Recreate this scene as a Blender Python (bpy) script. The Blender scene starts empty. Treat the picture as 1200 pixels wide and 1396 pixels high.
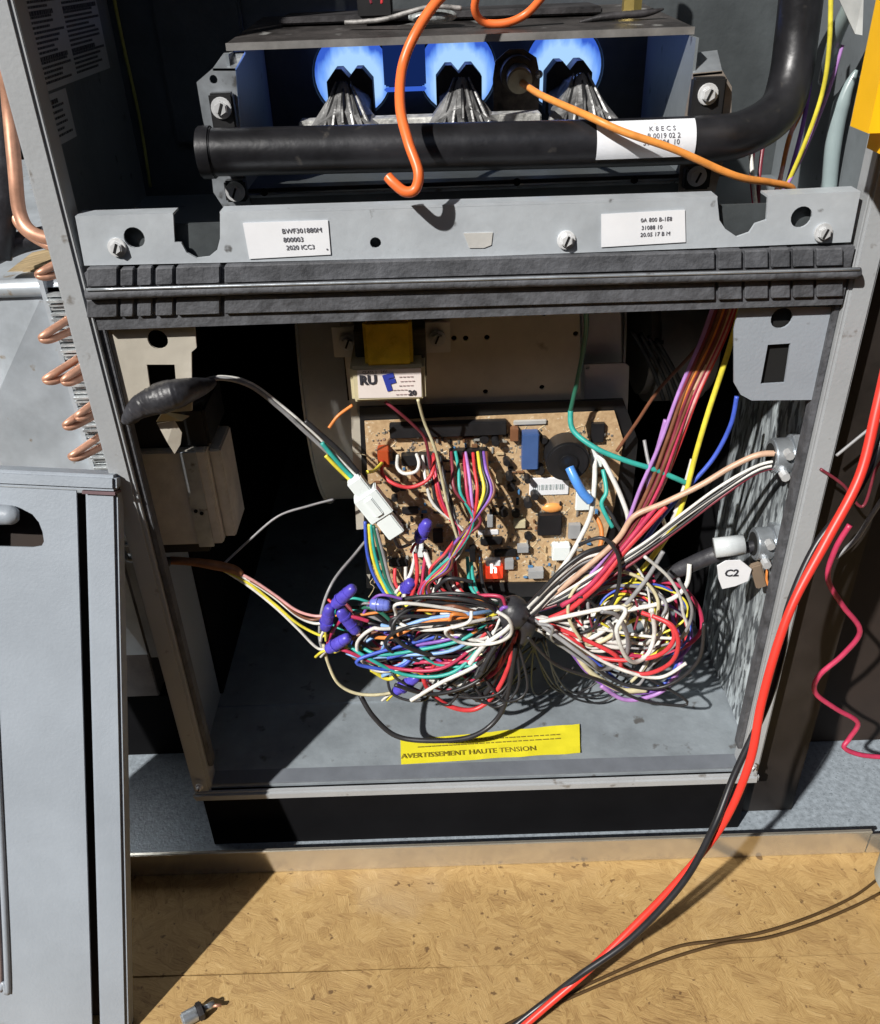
import bpy, bmesh, math, random
from mathutils import Vector as V, Matrix
random.seed(7)
S = bpy.context.scene
C = S.collection
R_ = math.radians

# ------------------------------------------------------------------ camera
CP = V((-0.018628, -0.471904, 0.550355)); PI_, YA, RO = 0.569078, -0.003828, -0.03575
Fv = V((math.sin(YA)*math.cos(PI_), math.cos(YA)*math.cos(PI_), -math.sin(PI_)))
R0 = V((math.cos(YA), -math.sin(YA), 0)); U0 = R0.cross(Fv)
Rv = R0*math.cos(RO) + U0*math.sin(RO); Uv = -R0*math.sin(RO) + U0*math.cos(RO)
cam = bpy.data.cameras.new('camera'); co = bpy.data.objects.new('camera', cam); C.objects.link(co)
M = Matrix((Rv, Uv, -Fv)).transposed().to_4x4(); M.translation = CP; co.matrix_world = M
cam.sensor_fit = 'HORIZONTAL'; cam.sensor_width = 36; cam.lens = 36.0
cam.clip_start = 0.02; cam.clip_end = 50
S.camera = co

def at(px, py, y=None, x=None, z=None):
    """a point seen at (px, py) of the 1200 px wide photo, on a plane of the room"""
    d = Fv + Rv*((px-600)/1200) - Uv*((py-698)/1200)
    if y is not None: t = (y-CP.y)/d.y
    elif x is not None: t = (x-CP.x)/d.x
    else: t = (z-CP.z)/d.z
    return CP + d*t

# ------------------------------------------------------------------ light
EL, AZ = R_(40.5), R_(41)
w = bpy.data.worlds.new('World'); S.world = w; w.use_nodes = True
nt = w.node_tree; bg = nt.nodes['Background']; sk = nt.nodes.new('ShaderNodeTexSky')
sk.sky_type = 'NISHITA'; sk.sun_disc = False; sk.sun_elevation = EL; sk.sun_rotation = R_(180)+AZ
nt.links.new(sk.outputs[0], bg.inputs[0]); bg.inputs[1].default_value = 0.065
sl = bpy.data.lights.new('sun', 'SUN'); sl.energy = 4.9; sl.angle = R_(1.0); sl.color = (1, .97, .92)
so = bpy.data.objects.new('sun', sl); C.objects.link(so)
D = V((math.sin(AZ)*math.cos(EL), math.cos(AZ)*math.cos(EL), -math.sin(EL)))
so.rotation_euler = D.to_track_quat('-Z', 'Y').to_euler(); so.location = -D*2
vs = S.view_settings; vs.view_transform = 'Standard'; vs.look = 'None'; vs.exposure = 0.25; vs.gamma = 1
S.render.engine = 'CYCLES'
S.render.resolution_x = 880; S.render.resolution_y = 1024

# ------------------------------------------------------------------ materials
def mat(name, col, rough=.5, metal=0., var=.12, scale=30., bump=0., bscale=200., stretch=(1,1,1), col2=None, spot=None,
        emit=None, es=0., trans=0., coat=0., spotcol=(.02,.02,.02), spotscale=90., rvar=.15):
    m = bpy.data.materials.new(name); m.use_nodes = True
    n = m.node_tree.nodes; L = m.node_tree.links; p = n['Principled BSDF']
    p.inputs['Roughness'].default_value = rough; p.inputs['Metallic'].default_value = metal
    if coat: p.inputs['Coat Weight'].default_value = coat
    if trans: p.inputs['Transmission Weight'].default_value = trans
    tc = n.new('ShaderNodeTexCoord'); mp = n.new('ShaderNodeMapping'); mp.inputs['Scale'].default_value = stretch
    L.new(tc.outputs['Object'], mp.inputs[0])
    nz = n.new('ShaderNodeTexNoise'); nz.inputs['Scale'].default_value = scale; nz.inputs['Detail'].default_value = 6
    nz.inputs['Roughness'].default_value = .65
    L.new(mp.outputs[0], nz.inputs['Vector'])
    rp = n.new('ShaderNodeValToRGB'); rp.color_ramp.elements[0].position = .3; rp.color_ramp.elements[1].position = .7
    c2 = col2 if col2 else tuple(c*(1-var*1.6) for c in col)
    c1 = tuple(min(1, c*(1+var)) for c in col) if not col2 else col
    rp.color_ramp.elements[0].color = (*c2, 1); rp.color_ramp.elements[1].color = (*c1, 1)
    L.new(nz.outputs['Fac'], rp.inputs[0]); out = rp.outputs[0]
    if spot:
        n2 = n.new('ShaderNodeTexNoise'); n2.inputs['Scale'].default_value = spotscale; n2.inputs['Detail'].default_value = 8
        L.new(mp.outputs[0], n2.inputs['Vector'])
        r2 = n.new('ShaderNodeValToRGB'); r2.color_ramp.elements[0].position = spot; r2.color_ramp.elements[1].position = spot+.07
        r2.color_ramp.elements[0].color = (0,0,0,1); r2.color_ramp.elements[1].color = (1,1,1,1)
        L.new(n2.outputs['Fac'], r2.inputs[0])
        mx = n.new('ShaderNodeMix'); mx.data_type = 'RGBA'; L.new(r2.outputs[0], mx.inputs['Factor'])
        L.new(out, mx.inputs['A']); mx.inputs['B'].default_value = (*spotcol, 1); out = mx.outputs['Result']
    L.new(out, p.inputs['Base Color'])
    mr = n.new('ShaderNodeMapRange'); mr.inputs['To Min'].default_value = max(.03, rough-rvar); mr.inputs['To Max'].default_value = min(1, rough+rvar)
    L.new(nz.outputs['Fac'], mr.inputs['Value']); L.new(mr.outputs[0], p.inputs['Roughness'])
    if bump:
        nb = n.new('ShaderNodeTexNoise'); nb.inputs['Scale'].default_value = bscale; nb.inputs['Detail'].default_value = 5
        L.new(mp.outputs[0], nb.inputs['Vector'])
        b = n.new('ShaderNodeBump'); b.inputs['Strength'].default_value = bump; b.inputs['Distance'].default_value = .002
        L.new(nb.outputs['Fac'], b.inputs['Height']); L.new(b.outputs[0], p.inputs['Normal'])
    if emit:
        p.inputs['Emission Color'].default_value = (*emit, 1); p.inputs['Emission Strength'].default_value = es
    return m

m_paint = mat('grey_paint', (.30,.33,.37), .42, var=.06, scale=14, bump=.12, bscale=500, spot=.70, spotcol=(.12,.11,.10))
m_flange = mat('flange_paint', (.36,.375,.39), .4, var=.07, scale=10, bump=.1, bscale=400, spot=.66, spotcol=(.2,.19,.18))
m_door = mat('door_paint', (.29,.325,.37), .4, var=.1, scale=7, bump=.1, bscale=500, spot=.70, spotcol=(.19,.2,.21), spotscale=26)
m_dark = mat('dark_steel', (.075,.085,.09), .55, .3, var=.25, scale=12, bump=.15)
m_inner = mat('inner_wall_paint', (.17,.19,.205), .5, var=.2, scale=9, bump=.1, spot=.66, spotcol=(.06,.06,.06))
m_galvwall = mat('streaked_galvanised', (.58,.64,.70), .38, .35, var=.5, scale=60, stretch=(1,1.4,.42), bump=1., bscale=120, spot=.50, spotcol=(.15,.165,.18), spotscale=150)  # streaks in the colour partly stand in for wire shadows and reflections
m_floorpan = mat('cabinet_floor_paint', (.27,.305,.335), .32, .15, var=.2, scale=18, bump=.15, spot=.64, spotcol=(.12,.12,.12), spotscale=60)
m_galv = mat('galvanised_steel', (.50,.54,.58), .33, .7, var=.18, scale=40, bump=.1, spot=.64, spotcol=(.2,.2,.2))
m_pan = mat('speckled_pan', (.34,.39,.44), .42, .2, var=.22, scale=260, bump=.2, bscale=500, spot=.60, spotcol=(.20,.23,.26), spotscale=520)
m_rim = mat('bright_rim', (.62,.58,.50), .22, .75, var=.08, scale=20, bump=.05)
m_bar = mat('crossbar_steel', (.54,.58,.62), .36, .25, var=.1, scale=22, bump=.1, spot=.68, spotcol=(.15,.15,.15))
m_beige = mat('beige_steel', (.60,.555,.47), .42, .25, var=.14, scale=12, bump=.1, spot=.66, spotcol=(.24,.19,.13), spotscale=30)
m_beige2 = mat('mill_plate', (.66,.65,.62), .45, .3, var=.15, scale=10, bump=.08, spot=.68, spotcol=(.16,.13,.1), spotscale=35)
m_rub = mat('grey_gasket', (.085,.088,.098), .7, var=.35, scale=60, bump=.5, bscale=250)
m_black = mat('black_plastic', (.012,.012,.013), .45, var=.2)
m_hole = mat('hole_black', (.004,.004,.004), .9, var=0)
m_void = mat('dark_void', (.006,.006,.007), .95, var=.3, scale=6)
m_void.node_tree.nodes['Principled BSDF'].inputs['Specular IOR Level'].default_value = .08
m_pipe = mat('black_iron_pipe', (.018,.018,.021), .36, .2, var=.4, scale=25, bump=.14, bscale=120, spot=.66, spotcol=(.06,.055,.05))
m_white = mat('label_white', (.78,.79,.82), .5, var=.04)
m_print = mat('label_print', (.03,.03,.04), .6, var=0)
m_ltp = mat('grey_print', (.12,.12,.14), .6, var=0)
m_yl = mat('yellow_label', (.74,.66,.03), .4, var=.05, bump=.2, bscale=60)
m_nylon = mat('white_nylon', (.80,.86,.86), .3, var=.04, coat=.3)
m_copper = mat('copper', (.62,.33,.22), .42, .45, var=.25, scale=50)
m_ins = mat('orange_wire_jacket', (.85,.17,.04), .4, var=.08)
m_amber = mat('amber_jacket', (.80,.30,.06), .45, var=.15, scale=90)
m_board = mat('circuit_board', (.60,.43,.25), .4, var=.2, scale=220, bump=.2, bscale=500, col2=(.43,.28,.15), spot=.63, spotcol=(.75,.66,.5), spotscale=300)
m_ytape = mat('yellow_coil_tape', (.75,.52,.03), .3, var=.25, scale=50, bump=.4, bscale=90, coat=.3)
m_lam = mat('transformer_laminations', (.10,.098,.09), .55, .4, var=.3, stretch=(1,1,12))
m_cream = mat('cream_bobbin', (.60,.53,.34), .5, var=.08)
m_kraft = mat('kraft_cover', (.60,.57,.50), .7, var=.12, scale=60, bump=.2)
m_burn = mat('aluminised_burner', (.33,.33,.33), .5, .6, var=.45, scale=60, bump=.5, bscale=200)
m_sooty = mat('sooty_steel', (.05,.047,.05), .6, .4, var=.5, scale=40, bump=.3)
m_screw = mat('zinc_screw', (.72,.73,.74), .35, .4, var=.15)
m_red = mat('red_lead_rubber', (.80,.045,.03), .42, var=.06)
m_blk = mat('black_lead_rubber', (.02,.02,.024), .4, var=.2)
m_yel = mat('yellow_holster', (.95,.52,.01), .4, var=.03)
m_tape = mat('black_tape', (.032,.032,.038), .45, var=.4, scale=60, bump=.6, bscale=80)
m_duct = mat('duct_sheet', (.56,.61,.66), .42, .4, var=.18, scale=16, bump=.25, bscale=50, spot=.66, spotcol=(.35,.28,.2))
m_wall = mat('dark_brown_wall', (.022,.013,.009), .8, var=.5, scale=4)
W = {}
for k, c in dict(black=(.015,.015,.018), white=(.78,.77,.73), red=(.70,.04,.05), crimson=(.55,.03,.10), blue=(.05,.11,.60), teal=(.03,.42,.36),
                 green=(.02,.16,.10), yellow=(.86,.74,.06), orange=(.80,.26,.05), brown=(.20,.07,.03), purple=(.25,.10,.50), violet=(.48,.24,.62),
                 tan=(.66,.42,.29), pink=(.80,.40,.38), grey=(.30,.30,.31), cream=(.66,.60,.38), maroon=(.22,.02,.04), sky=(.25,.45,.80)).items():
    W[k] = mat('wire_'+k, tuple(v*.88+.012 for v in c), .42, var=.16, scale=90, spot=.66, spotcol=tuple(v*.5 for v in c), spotscale=60)
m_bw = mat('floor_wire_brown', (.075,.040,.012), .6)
m_crimp = mat('blue_crimp', (.09,.07,.50), .38, var=.2, scale=120, coat=.2)

def wood():
    m = bpy.data.materials.new('strand_board'); m.use_nodes = True
    n = m.node_tree.nodes; L = m.node_tree.links; p = n['Principled BSDF']; p.inputs['Roughness'].default_value = .62
    tc = n.new('ShaderNodeTexCoord')
    def ma(op, a, b):
        x = n.new('ShaderNodeMath'); x.operation = op
        for i, q in enumerate((a, b)):
            if isinstance(q, (int, float)): x.inputs[i].default_value = q
            else: L.new(q, x.inputs[i])
        return x.outputs[0]
    wz = n.new('ShaderNodeTexNoise'); wz.inputs['Scale'].default_value = 40; wz.inputs['Detail'].default_value = 3; L.new(tc.outputs['Object'], wz.inputs['Vector'])
    wa = n.new('ShaderNodeMix'); wa.data_type = 'RGBA'; wa.blend_type = 'LINEAR_LIGHT'; wa.inputs['Factor'].default_value = .004
    L.new(tc.outputs['Object'], wa.inputs['A']); L.new(wz.outputs['Color'], wa.inputs['B'])
    def vor(rot, sc, st):
        vr = n.new('ShaderNodeVectorRotate'); vr.rotation_type = 'Z_AXIS'; vr.inputs['Angle'].default_value = rot; L.new(wa.outputs['Result'], vr.inputs['Vector'])
        mp = n.new('ShaderNodeMapping'); mp.inputs['Scale'].default_value = st; L.new(vr.outputs[0], mp.inputs[0])
        v = n.new('ShaderNodeTexVoronoi'); v.inputs['Scale'].default_value = sc; L.new(mp.outputs[0], v.inputs['Vector'])
        e = n.new('ShaderNodeTexVoronoi'); e.feature = 'DISTANCE_TO_EDGE'; e.inputs['Scale'].default_value = sc; L.new(mp.outputs[0], e.inputs['Vector'])
        mp2 = n.new('ShaderNodeMapping'); mp2.inputs['Scale'].default_value = (st[0]*.7, st[1]*2.5, 1); L.new(vr.outputs[0], mp2.inputs[0])
        f = n.new('ShaderNodeTexNoise'); f.inputs['Scale'].default_value = sc*3; f.inputs['Detail'].default_value = 8; f.inputs['Roughness'].default_value = .75; L.new(mp2.outputs[0], f.inputs['Vector'])
        g = n.new('ShaderNodeSeparateColor'); L.new(v.outputs['Color'], g.inputs[0])
        ed = ma('MINIMUM', ma('MULTIPLY', e.outputs['Distance'], 12), 1)
        return ma('ADD', ma('ADD', ma('MULTIPLY', g.outputs[0], .15), .035), ma('ADD', ma('MULTIPLY', f.outputs['Fac'], .78), ma('MULTIPLY', ed, .03))), g.outputs[1]
    A, sa = vor(.35, 95, (.45,1.5,1)); B, sb = vor(1.25, 110, (.5,1.5,1)); Cc, sc_ = vor(-.55, 125, (.55,1.4,1))
    pick = n.new('ShaderNodeTexNoise'); pick.inputs['Scale'].default_value = 42; pick.inputs['Detail'].default_value = 2; L.new(tc.outputs['Object'], pick.inputs['Vector'])
    def step(x, t):
        m_ = n.new('ShaderNodeMapRange'); m_.inputs['From Min'].default_value = t-.012; m_.inputs['From Max'].default_value = t+.012; L.new(x, m_.inputs['Value']); return m_.outputs[0]
    k1 = step(ma('ADD', pick.outputs['Fac'], ma('MULTIPLY', sa, .12)), .56); k2 = step(ma('ADD', pick.outputs['Fac'], ma('MULTIPLY', sb, .12)), .64)
    def mixf(f, a, b):
        m_ = n.new('ShaderNodeMix'); L.new(f, m_.inputs['Factor']); L.new(a, m_.inputs['A']); L.new(b, m_.inputs['B']); return m_.outputs['Result']
    s = mixf(k2, mixf(k1, A, B), Cc)
    big = n.new('ShaderNodeTexNoise'); big.inputs['Scale'].default_value = 7; big.inputs['Detail'].default_value = 6; L.new(tc.outputs['Object'], big.inputs['Vector'])
    s = ma('ADD', ma('ADD', s, ma('MULTIPLY', big.outputs['Fac'], .30)), ma('MULTIPLY', wz.outputs['Fac'], .10)); s = ma('SUBTRACT', s, .09)
    r = n.new('ShaderNodeValToRGB'); e = r.color_ramp.elements
    e[0].position = .42; e[0].color = (.20,.11,.035,1); e[1].position = .95; e[1].color = (.66,.53,.33,1)
    for q, c in ((.52,(.33,.20,.075,1)), (.62,(.42,.27,.105,1)), (.76,(.50,.335,.14,1))):
        k = e.new(q); k.color = c
    L.new(s, r.inputs[0])
    st = n.new('ShaderNodeTexNoise'); st.inputs['Scale'].default_value = 4; st.inputs['Detail'].default_value = 9; st.inputs['Roughness'].default_value = .7; L.new(tc.outputs['Object'], st.inputs['Vector'])
    sp = n.new('ShaderNodeTexNoise'); sp.inputs['Scale'].default_value = 160; sp.inputs['Detail'].default_value = 3; L.new(tc.outputs['Object'], sp.inputs['Vector'])
    def mixc(f, a, col, bl='MIX'):
        m_ = n.new('ShaderNodeMix'); m_.data_type = 'RGBA'; m_.blend_type = bl; L.new(f, m_.inputs['Factor']); L.new(a, m_.inputs['A']); m_.inputs['B'].default_value = col; return m_.outputs['Result']
    def rng(x, a, b_, hi):
        m_ = n.new('ShaderNodeMapRange'); m_.inputs['From Min'].default_value = a; m_.inputs['From Max'].default_value = b_; m_.inputs['To Max'].default_value = hi; L.new(x, m_.inputs['Value']); return m_.outputs[0]
    cc_ = mixc(rng(st.outputs['Fac'], .50, .72, .55), r.outputs[0], (.32,.20,.09,1))
    cc_ = mixc(rng(big.outputs['Fac'], .55, .75, .35), cc_, (.62,.56,.46,1))
    cc_ = mixc(rng(sp.outputs['Fac'], .66, .72, .8), cc_, (.10,.05,.02,1))
    L.new(cc_, p.inputs['Base Color'])
    b = n.new('ShaderNodeBump'); b.inputs['Strength'].default_value = .6; b.inputs['Distance'].default_value = .0012
    L.new(s, b.inputs['Height']); L.new(b.outputs[0], p.inputs['Normal'])
    return m
m_wood = wood()

# ------------------------------------------------------------------ mesh helpers
def link(name, me, mt, parent=None, smooth=False):
    o = bpy.data.objects.new(name, me); C.objects.link(o)
    if mt is not None and not me.materials: me.materials.append(mt)
    if parent is not None: o.parent = parent
    if smooth:
        for p in me.polygons: p.use_smooth = True
    return o
def tag(o, label, cat=None, group=None, kind=None):
    if label: o['label'] = label
    if cat: o['category'] = cat
    if group: o['group'] = group
    if kind: o['kind'] = kind
    return o
def thing(name, label, cat, group=None, loc=(0,0,0)):
    o = bpy.data.objects.new(name, None); o.empty_display_size = .02; C.objects.link(o); o.location = loc
    o.rotation_euler = (0,0,0)
    return tag(o, label, cat, group)
class MB:
    def __init__(s, T=None): s.bm = bmesh.new(); s.T = T
    def _x(s, vs):
        return vs
    def box(s, a, b, bev=0., T=None):
        a = V(a); b = V(b); c = (a+b)/2; d = b-a
        t = bmesh.new(); bmesh.ops.create_cube(t, size=1)
        for v in t.verts: v.co = V((v.co.x*d.x, v.co.y*d.y, v.co.z*d.z))+c
        if bev: bmesh.ops.bevel(t, geom=t.edges[:], offset=min(bev, min(abs(d.x),abs(d.y),abs(d.z))*.49), segments=2, affect='EDGES')
        if T is not None: t.transform(T)
        s.join(t); return s
    def join(s, t):
        me = bpy.data.meshes.new('t'); t.to_mesh(me); t.free(); s.bm.from_mesh(me); bpy.data.meshes.remove(me)
    def obox(s, p, U, N, w, h, d, bev=0.):
        """box centred at p; U = direction of width, N = normal (depth)"""
        U = U.normalized(); N = (N - U*N.dot(U)).normalized(); H = N.cross(U)
        T = Matrix((U, H, N)).transposed().to_4x4(); T.translation = p
        return s.box((-w/2,-h/2,-d/2), (w/2,h/2,d/2), bev, T)
    def cyl(s, p0, p1, r, r2=None, n=20, bev=0.):
        p0 = V(p0); p1 = V(p1); d = p1-p0; t = bmesh.new()
        bmesh.ops.create_cone(t, cap_ends=True, segments=n, radius1=r, radius2=r if r2 is None else r2, depth=d.length)
        if bev: bmesh.ops.bevel(t, geom=[e for e in t.edges if len([f for f in e.link_faces if len(f.verts) > 4])], offset=bev, segments=2, affect='EDGES')
        T = d.to_track_quat('Z', 'Y').to_matrix().to_4x4(); T.translation = (p0+p1)/2
        t.transform(T); s.join(t); return s
    def ball(s, p, r, sc=(1,1,1), n=14):
        t = bmesh.new(); bmesh.ops.create_uvsphere(t, u_segments=n, v_segments=n//2+2, radius=r)
        for v in t.verts: v.co = V((v.co.x*sc[0], v.co.y*sc[1], v.co.z*sc[2]))+V(p)
        s.join(t); return s
    def plate(s, outer, holes, d):
        """flat polygon with holes (world points), extruded by vector d"""
        t = bmesh.new(); E_ = []
        for lp in [outer]+holes:
            vs = [t.verts.new(p) for p in lp]
            for i in range(len(vs)): E_.append(t.edges.new((vs[i], vs[(i+1) % len(vs)])))
        bmesh.ops.triangle_fill(t, use_beauty=True, use_dissolve=False, edges=E_)
        fs = t.faces[:]
        r = bmesh.ops.extrude_face_region(t, geom=fs)
        bmesh.ops.translate(t, verts=[g for g in r['geom'] if isinstance(g, bmesh.types.BMVert)], vec=V(d))
        bmesh.ops.recalc_face_normals(t, faces=t.faces[:])
        s.join(t); return s
    def tube(s, pts, r, n=8, res=8, close=True):
        pts = [V(p) for p in pts]; P = []; m = len(pts)
        rr = r if isinstance(r, (list, tuple)) else [r]*m; RR = []
        for i in range(m-1):
            a = pts[max(0,i-1)]; b = pts[i]; c = pts[i+1]; d = pts[min(m-1,i+2)]
            for k in range(res):
                t = k/res
                P.append(.5*((2*b)+(c-a)*t+(2*a-5*b+4*c-d)*t*t+(3*b-a-3*c+d)*t**3)); RR.append(rr[i]*(1-t)+rr[i+1]*t)
        P.append(pts[-1]); RR.append(rr[-1])
        bm = s.bm; N = None; prev = None; first = None
        for i, p in enumerate(P):
            T = (P[min(i+1,len(P)-1)]-P[max(i-1,0)])
            if T.length < 1e-9: T = V((0,0,1))
            T.normalize()
            if N is None: N = T.orthogonal().normalized()
            N = (N-T*N.dot(T))
            N = N.normalized() if N.length > 1e-6 else T.orthogonal().normalized()
            B = T.cross(N)
            ring = [bm.verts.new(p+(N*math.cos(2*math.pi*k/n)+B*math.sin(2*math.pi*k/n))*RR[i]) for k in range(n)]
            if prev:
                for k in range(n): bm.faces.new((prev[k], prev[(k+1) % n], ring[(k+1) % n], ring[k]))
            else: first = ring
            prev = ring
        if close: bm.faces.new(first[::-1]); bm.faces.new(prev)
        return s
    def done(s, name, mt, parent=None, smooth=False, origin=None):
        me = bpy.data.meshes.new(name); 
        if origin is not None:
            s.bm.transform(Matrix.Translation(-V(origin)))
        s.bm.to_mesh(me); s.bm.free()
        o = link(name, me, mt, parent, smooth)
        if smooth == 'auto':
            for p in me.polygons: p.use_smooth = True
            md = me; 
            try: me.set_sharp_from_angle(angle=R_(35))
            except Exception: pass
        if origin is not None: o.location = V(origin)
        return o
def circ(c, U, Vv, r, n=18): return [c+U*(r*math.cos(2*math.pi*k/n))+Vv*(r*math.sin(2*math.pi*k/n)) for k in range(n)]
X = V((1,0,0)); Y = V((0,1,0)); Z = V((0,0,1))
def text(body, p, U, N, size, mt, parent, name='lettering', bold=.0):
    cu = bpy.data.curves.new('t', 'FONT'); cu.body = body; cu.size = size; cu.extrude = .00008; cu.offset = bold
    cu.align_x = 'LEFT'; cu.align_y = 'CENTER'; cu.resolution_u = 2
    o = bpy.data.objects.new('t', cu); C.objects.link(o)
    dg = bpy.context.evaluated_depsgraph_get(); dg.update(); me = bpy.data.meshes.new_from_object(o.evaluated_get(dg))
    bpy.data.objects.remove(o)
    U = U.normalized(); N = (N-U*N.dot(U)).normalized(); H = N.cross(U)
    T = Matrix((U, H, N)).transposed().to_4x4(); T.translation = p; me.transform(T); me.materials.clear()
    return link(name, me, mt, parent)
def screw(p, N, r=.004, parent=None, name='screw', hexhead=True, mt=None):
    N = V(N).normalized(); b = MB(); p = V(p)
    b.cyl(p, p+N*.0012, r*1.45, n=20, bev=.0003)
    b.cyl(p+N*.0012, p+N*.004, r, n=6 if hexhead else 16, bev=.0005)
    a = N.orthogonal().normalized()
    s = b.done(name, mt or m_screw, parent, 'auto')
    c = MB(); c.obox(p+N*.0041, (a+N.cross(a)*.4), N, r*1.5, r*.3, .0006); c.done('slot', m_hole, s)
    return s
jr = random.Random(5)
def wire(col, pts, r=.0014, name='wire', parent=None, label=None, cat=None, group=None, res=8, n=8, jit=False):
    """pts: (px, py, y) triples or world vectors"""
    P = []
    for k, p in enumerate(pts):
        if isinstance(p, V): P.append(p); continue
        q = at(p[0]+jr.uniform(-1.6,1.6), p[1]+jr.uniform(-1.6,1.6), y=p[2]); P.append(q)
        if k < len(pts)-1 and not isinstance(pts[k+1], V):
            n_ = pts[k+1]; t = jr.uniform(.4,.6)
            if math.hypot(n_[0]-p[0], n_[1]-p[1]) > 26:
                c0 = at(p[0], p[1], y=p[2]); c1 = at(n_[0], n_[1], y=n_[2]); pv = pts[k-1] if k else p
                mid = c0*(1-t)+c1*t+V((jr.uniform(-1,1),jr.uniform(-1,1),jr.uniform(-1,1)))*.0009
                if jit: P.append(mid)
    o = MB().tube(P, r, n=n, res=res).done(name, W[col] if isinstance(col, str) else col, parent, True)
    if label: tag(o, label, cat or 'wire', group)
    return o

# ------------------------------------------------------------------ setting: floor, pan, walls
ZF = -.078
# two sheets of strand board with a seam that closes to the right
sm = at(168,1333,z=ZF).y
b = MB()
b.plate([V((-2.6,sm+.0016,ZF-.012)), V((-.12,sm+.0008,ZF-.012)), V((.0,sm+.0003,ZF-.012)), V((1.6,sm+.0003,ZF-.012)), V((1.6,1.2,ZF-.012)), V((-2.6,1.2,ZF-.012))], [], (0,0,.012))
o = b.done('floor', m_wood); tag(o, None, kind='structure')
b = MB()
b.plate([V((-2.6,sm-.001,ZF-.012)), V((-.12,sm-.0004,ZF-.012)), V((0,sm,ZF-.012)), V((1.6,sm,ZF-.012)), V((1.6,-1.7,ZF-.012)), V((-2.6,-1.7,ZF-.012))], [], (0,0,.012))
o = b.done('floor', m_wood); tag(o, None, kind='structure')
o = MB().box((-2.7,-1.8,ZF-.03), (1.7,1.3,ZF-.016)).done('subfloor', m_void); tag(o, None, kind='structure')
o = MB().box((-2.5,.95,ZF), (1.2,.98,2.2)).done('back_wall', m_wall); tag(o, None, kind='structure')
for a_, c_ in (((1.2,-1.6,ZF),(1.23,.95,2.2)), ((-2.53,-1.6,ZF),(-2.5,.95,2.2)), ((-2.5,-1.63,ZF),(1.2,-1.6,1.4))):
    o = MB().box(a_, c_).done('sky_blocker_wall', m_wall); tag(o, None, kind='structure')  # unseen walls, added to hold the sky light down
o = MB().box((-2.53,-1.0,2.2), (1.23,.98,2.23)).done('sky_blocker_roof', m_wall); tag(o, None, kind='structure')  # unseen roof added to cut sky light, left open where the sun enters
o = MB().box((.2695,.09,ZF+.005), (1.2,.11,1.6)).done('backdrop', m_wall); tag(o, 'dark brown partition added right of the furnace, shade put into its colour', 'backdrop')  # added sheet, its dark colour stands in for shade over the lit pan

pan = thing('drain_pan', 'speckled galvanised drain pan under the grey furnace cabinet on the wood floor', 'drain pan')
RX = at(1193,1140,z=-.05).x; RY = -.023
MB().box((-.75,RY,ZF+.001), (.9,.6,ZF+.004)).done('pan_floor', m_pan, pan)
b = MB().box((-.75,RY-.0015,ZF+.0005), (RX,RY,-.050)).box((-.75,RY-.0035,-.0515), (RX,RY-.0015,-.049), .0006)
b.done('front_rim', m_rim, pan)
MB().box((RX+.001,RY-.0015,ZF+.0005), (.9,RY,-.056)).done('lower_rim', m_rim, pan)

# ------------------------------------------------------------------ furnace cabinet
fur = thing('furnace_cabinet', 'open grey steel furnace cabinet with its front panels taken off', 'furnace')
HW = .2225; TOP = .78
MB().box((-HW,.002,-.012), (-HW+.0015,.70,TOP)).done('side_panel', m_paint, fur)
MB().box((HW-.0015,.002,-.012), (HW,.70,TOP)).done('side_panel', m_paint, fur)
# inner skins
MB().box((-HW+.0015,.004,.41), (-HW+.003,.172,TOP)).done('inner_liner', m_inner, fur)
MB().box((HW-.003,.004,.41), (HW-.0015,.172,TOP)).done('inner_liner', m_inner, fur)
MB().box((HW-.003,.004,.002), (HW-.0015,.165,.40)).done('inner_liner', m_galvwall, fur)['label'] = 'streaked bright galvanised inner wall under the two wire bushings'
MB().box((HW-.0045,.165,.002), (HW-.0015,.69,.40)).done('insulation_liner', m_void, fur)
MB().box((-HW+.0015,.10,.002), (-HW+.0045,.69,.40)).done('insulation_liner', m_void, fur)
for s in (-1, 1):
    b = MB(); x0 = s*HW; x1 = s*(HW-.0135)
    b.box((min(x0,x1),-.003,-.008), (max(x0,x1),.001,TOP), .0014)
    b.box((min(x1,x1-s*.0012),-.002,-.0), (max(x1,x1-s*.0012),.013,TOP), .0004)
    b.done('front_flange', m_flange, fur)
    # dark door gasket channel just inside the flange
    xa, xb = s*(HW-.0150), s*(HW-.0185)
    b = MB().box((min(xa,xb),.001,.02), (max(xa,xb),.010,.40), .0005)
    b.done('gasket_channel', m_rub, fur)
MB().box((-HW+.0015,.695,-.0), (HW-.0015,.70,TOP)).done('rear_panel', m_void, fur)  # black colour stands in for the shade deep inside the cabinet
MB().box((-HW,.0,TOP), (HW,.70,TOP+.003)).done('top_panel', m_paint, fur)
MB().box((-HW+.0015,.0,-.004), (HW-.0015,.694,-.001)).done('floor_panel', m_floorpan, fur)
# bottom front lip
b = MB()
b.box((-HW-.001,-.006,-.013), (HW+.001,.0,-.004), .002)
b.done('bottom_lip', m_flange, fur)
MB().box((-HW+.014,.0,-.001), (HW-.014,.014,.0008), .0004).done('lip_channel', mat('lip_channel_paint', (.15,.165,.19), .45), fur)
MB().box((-HW+.002,.086,-.001), (HW-.003,.089,.0006)).done('floor_seam', m_floorpan, fur)
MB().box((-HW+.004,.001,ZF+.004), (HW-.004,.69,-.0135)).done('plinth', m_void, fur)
# screws in floor corners
for q in ((272,1072),(1026,1044)):
    screw(at(*q, y=-.0065), (0,-1,0), .0022, fur)

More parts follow.
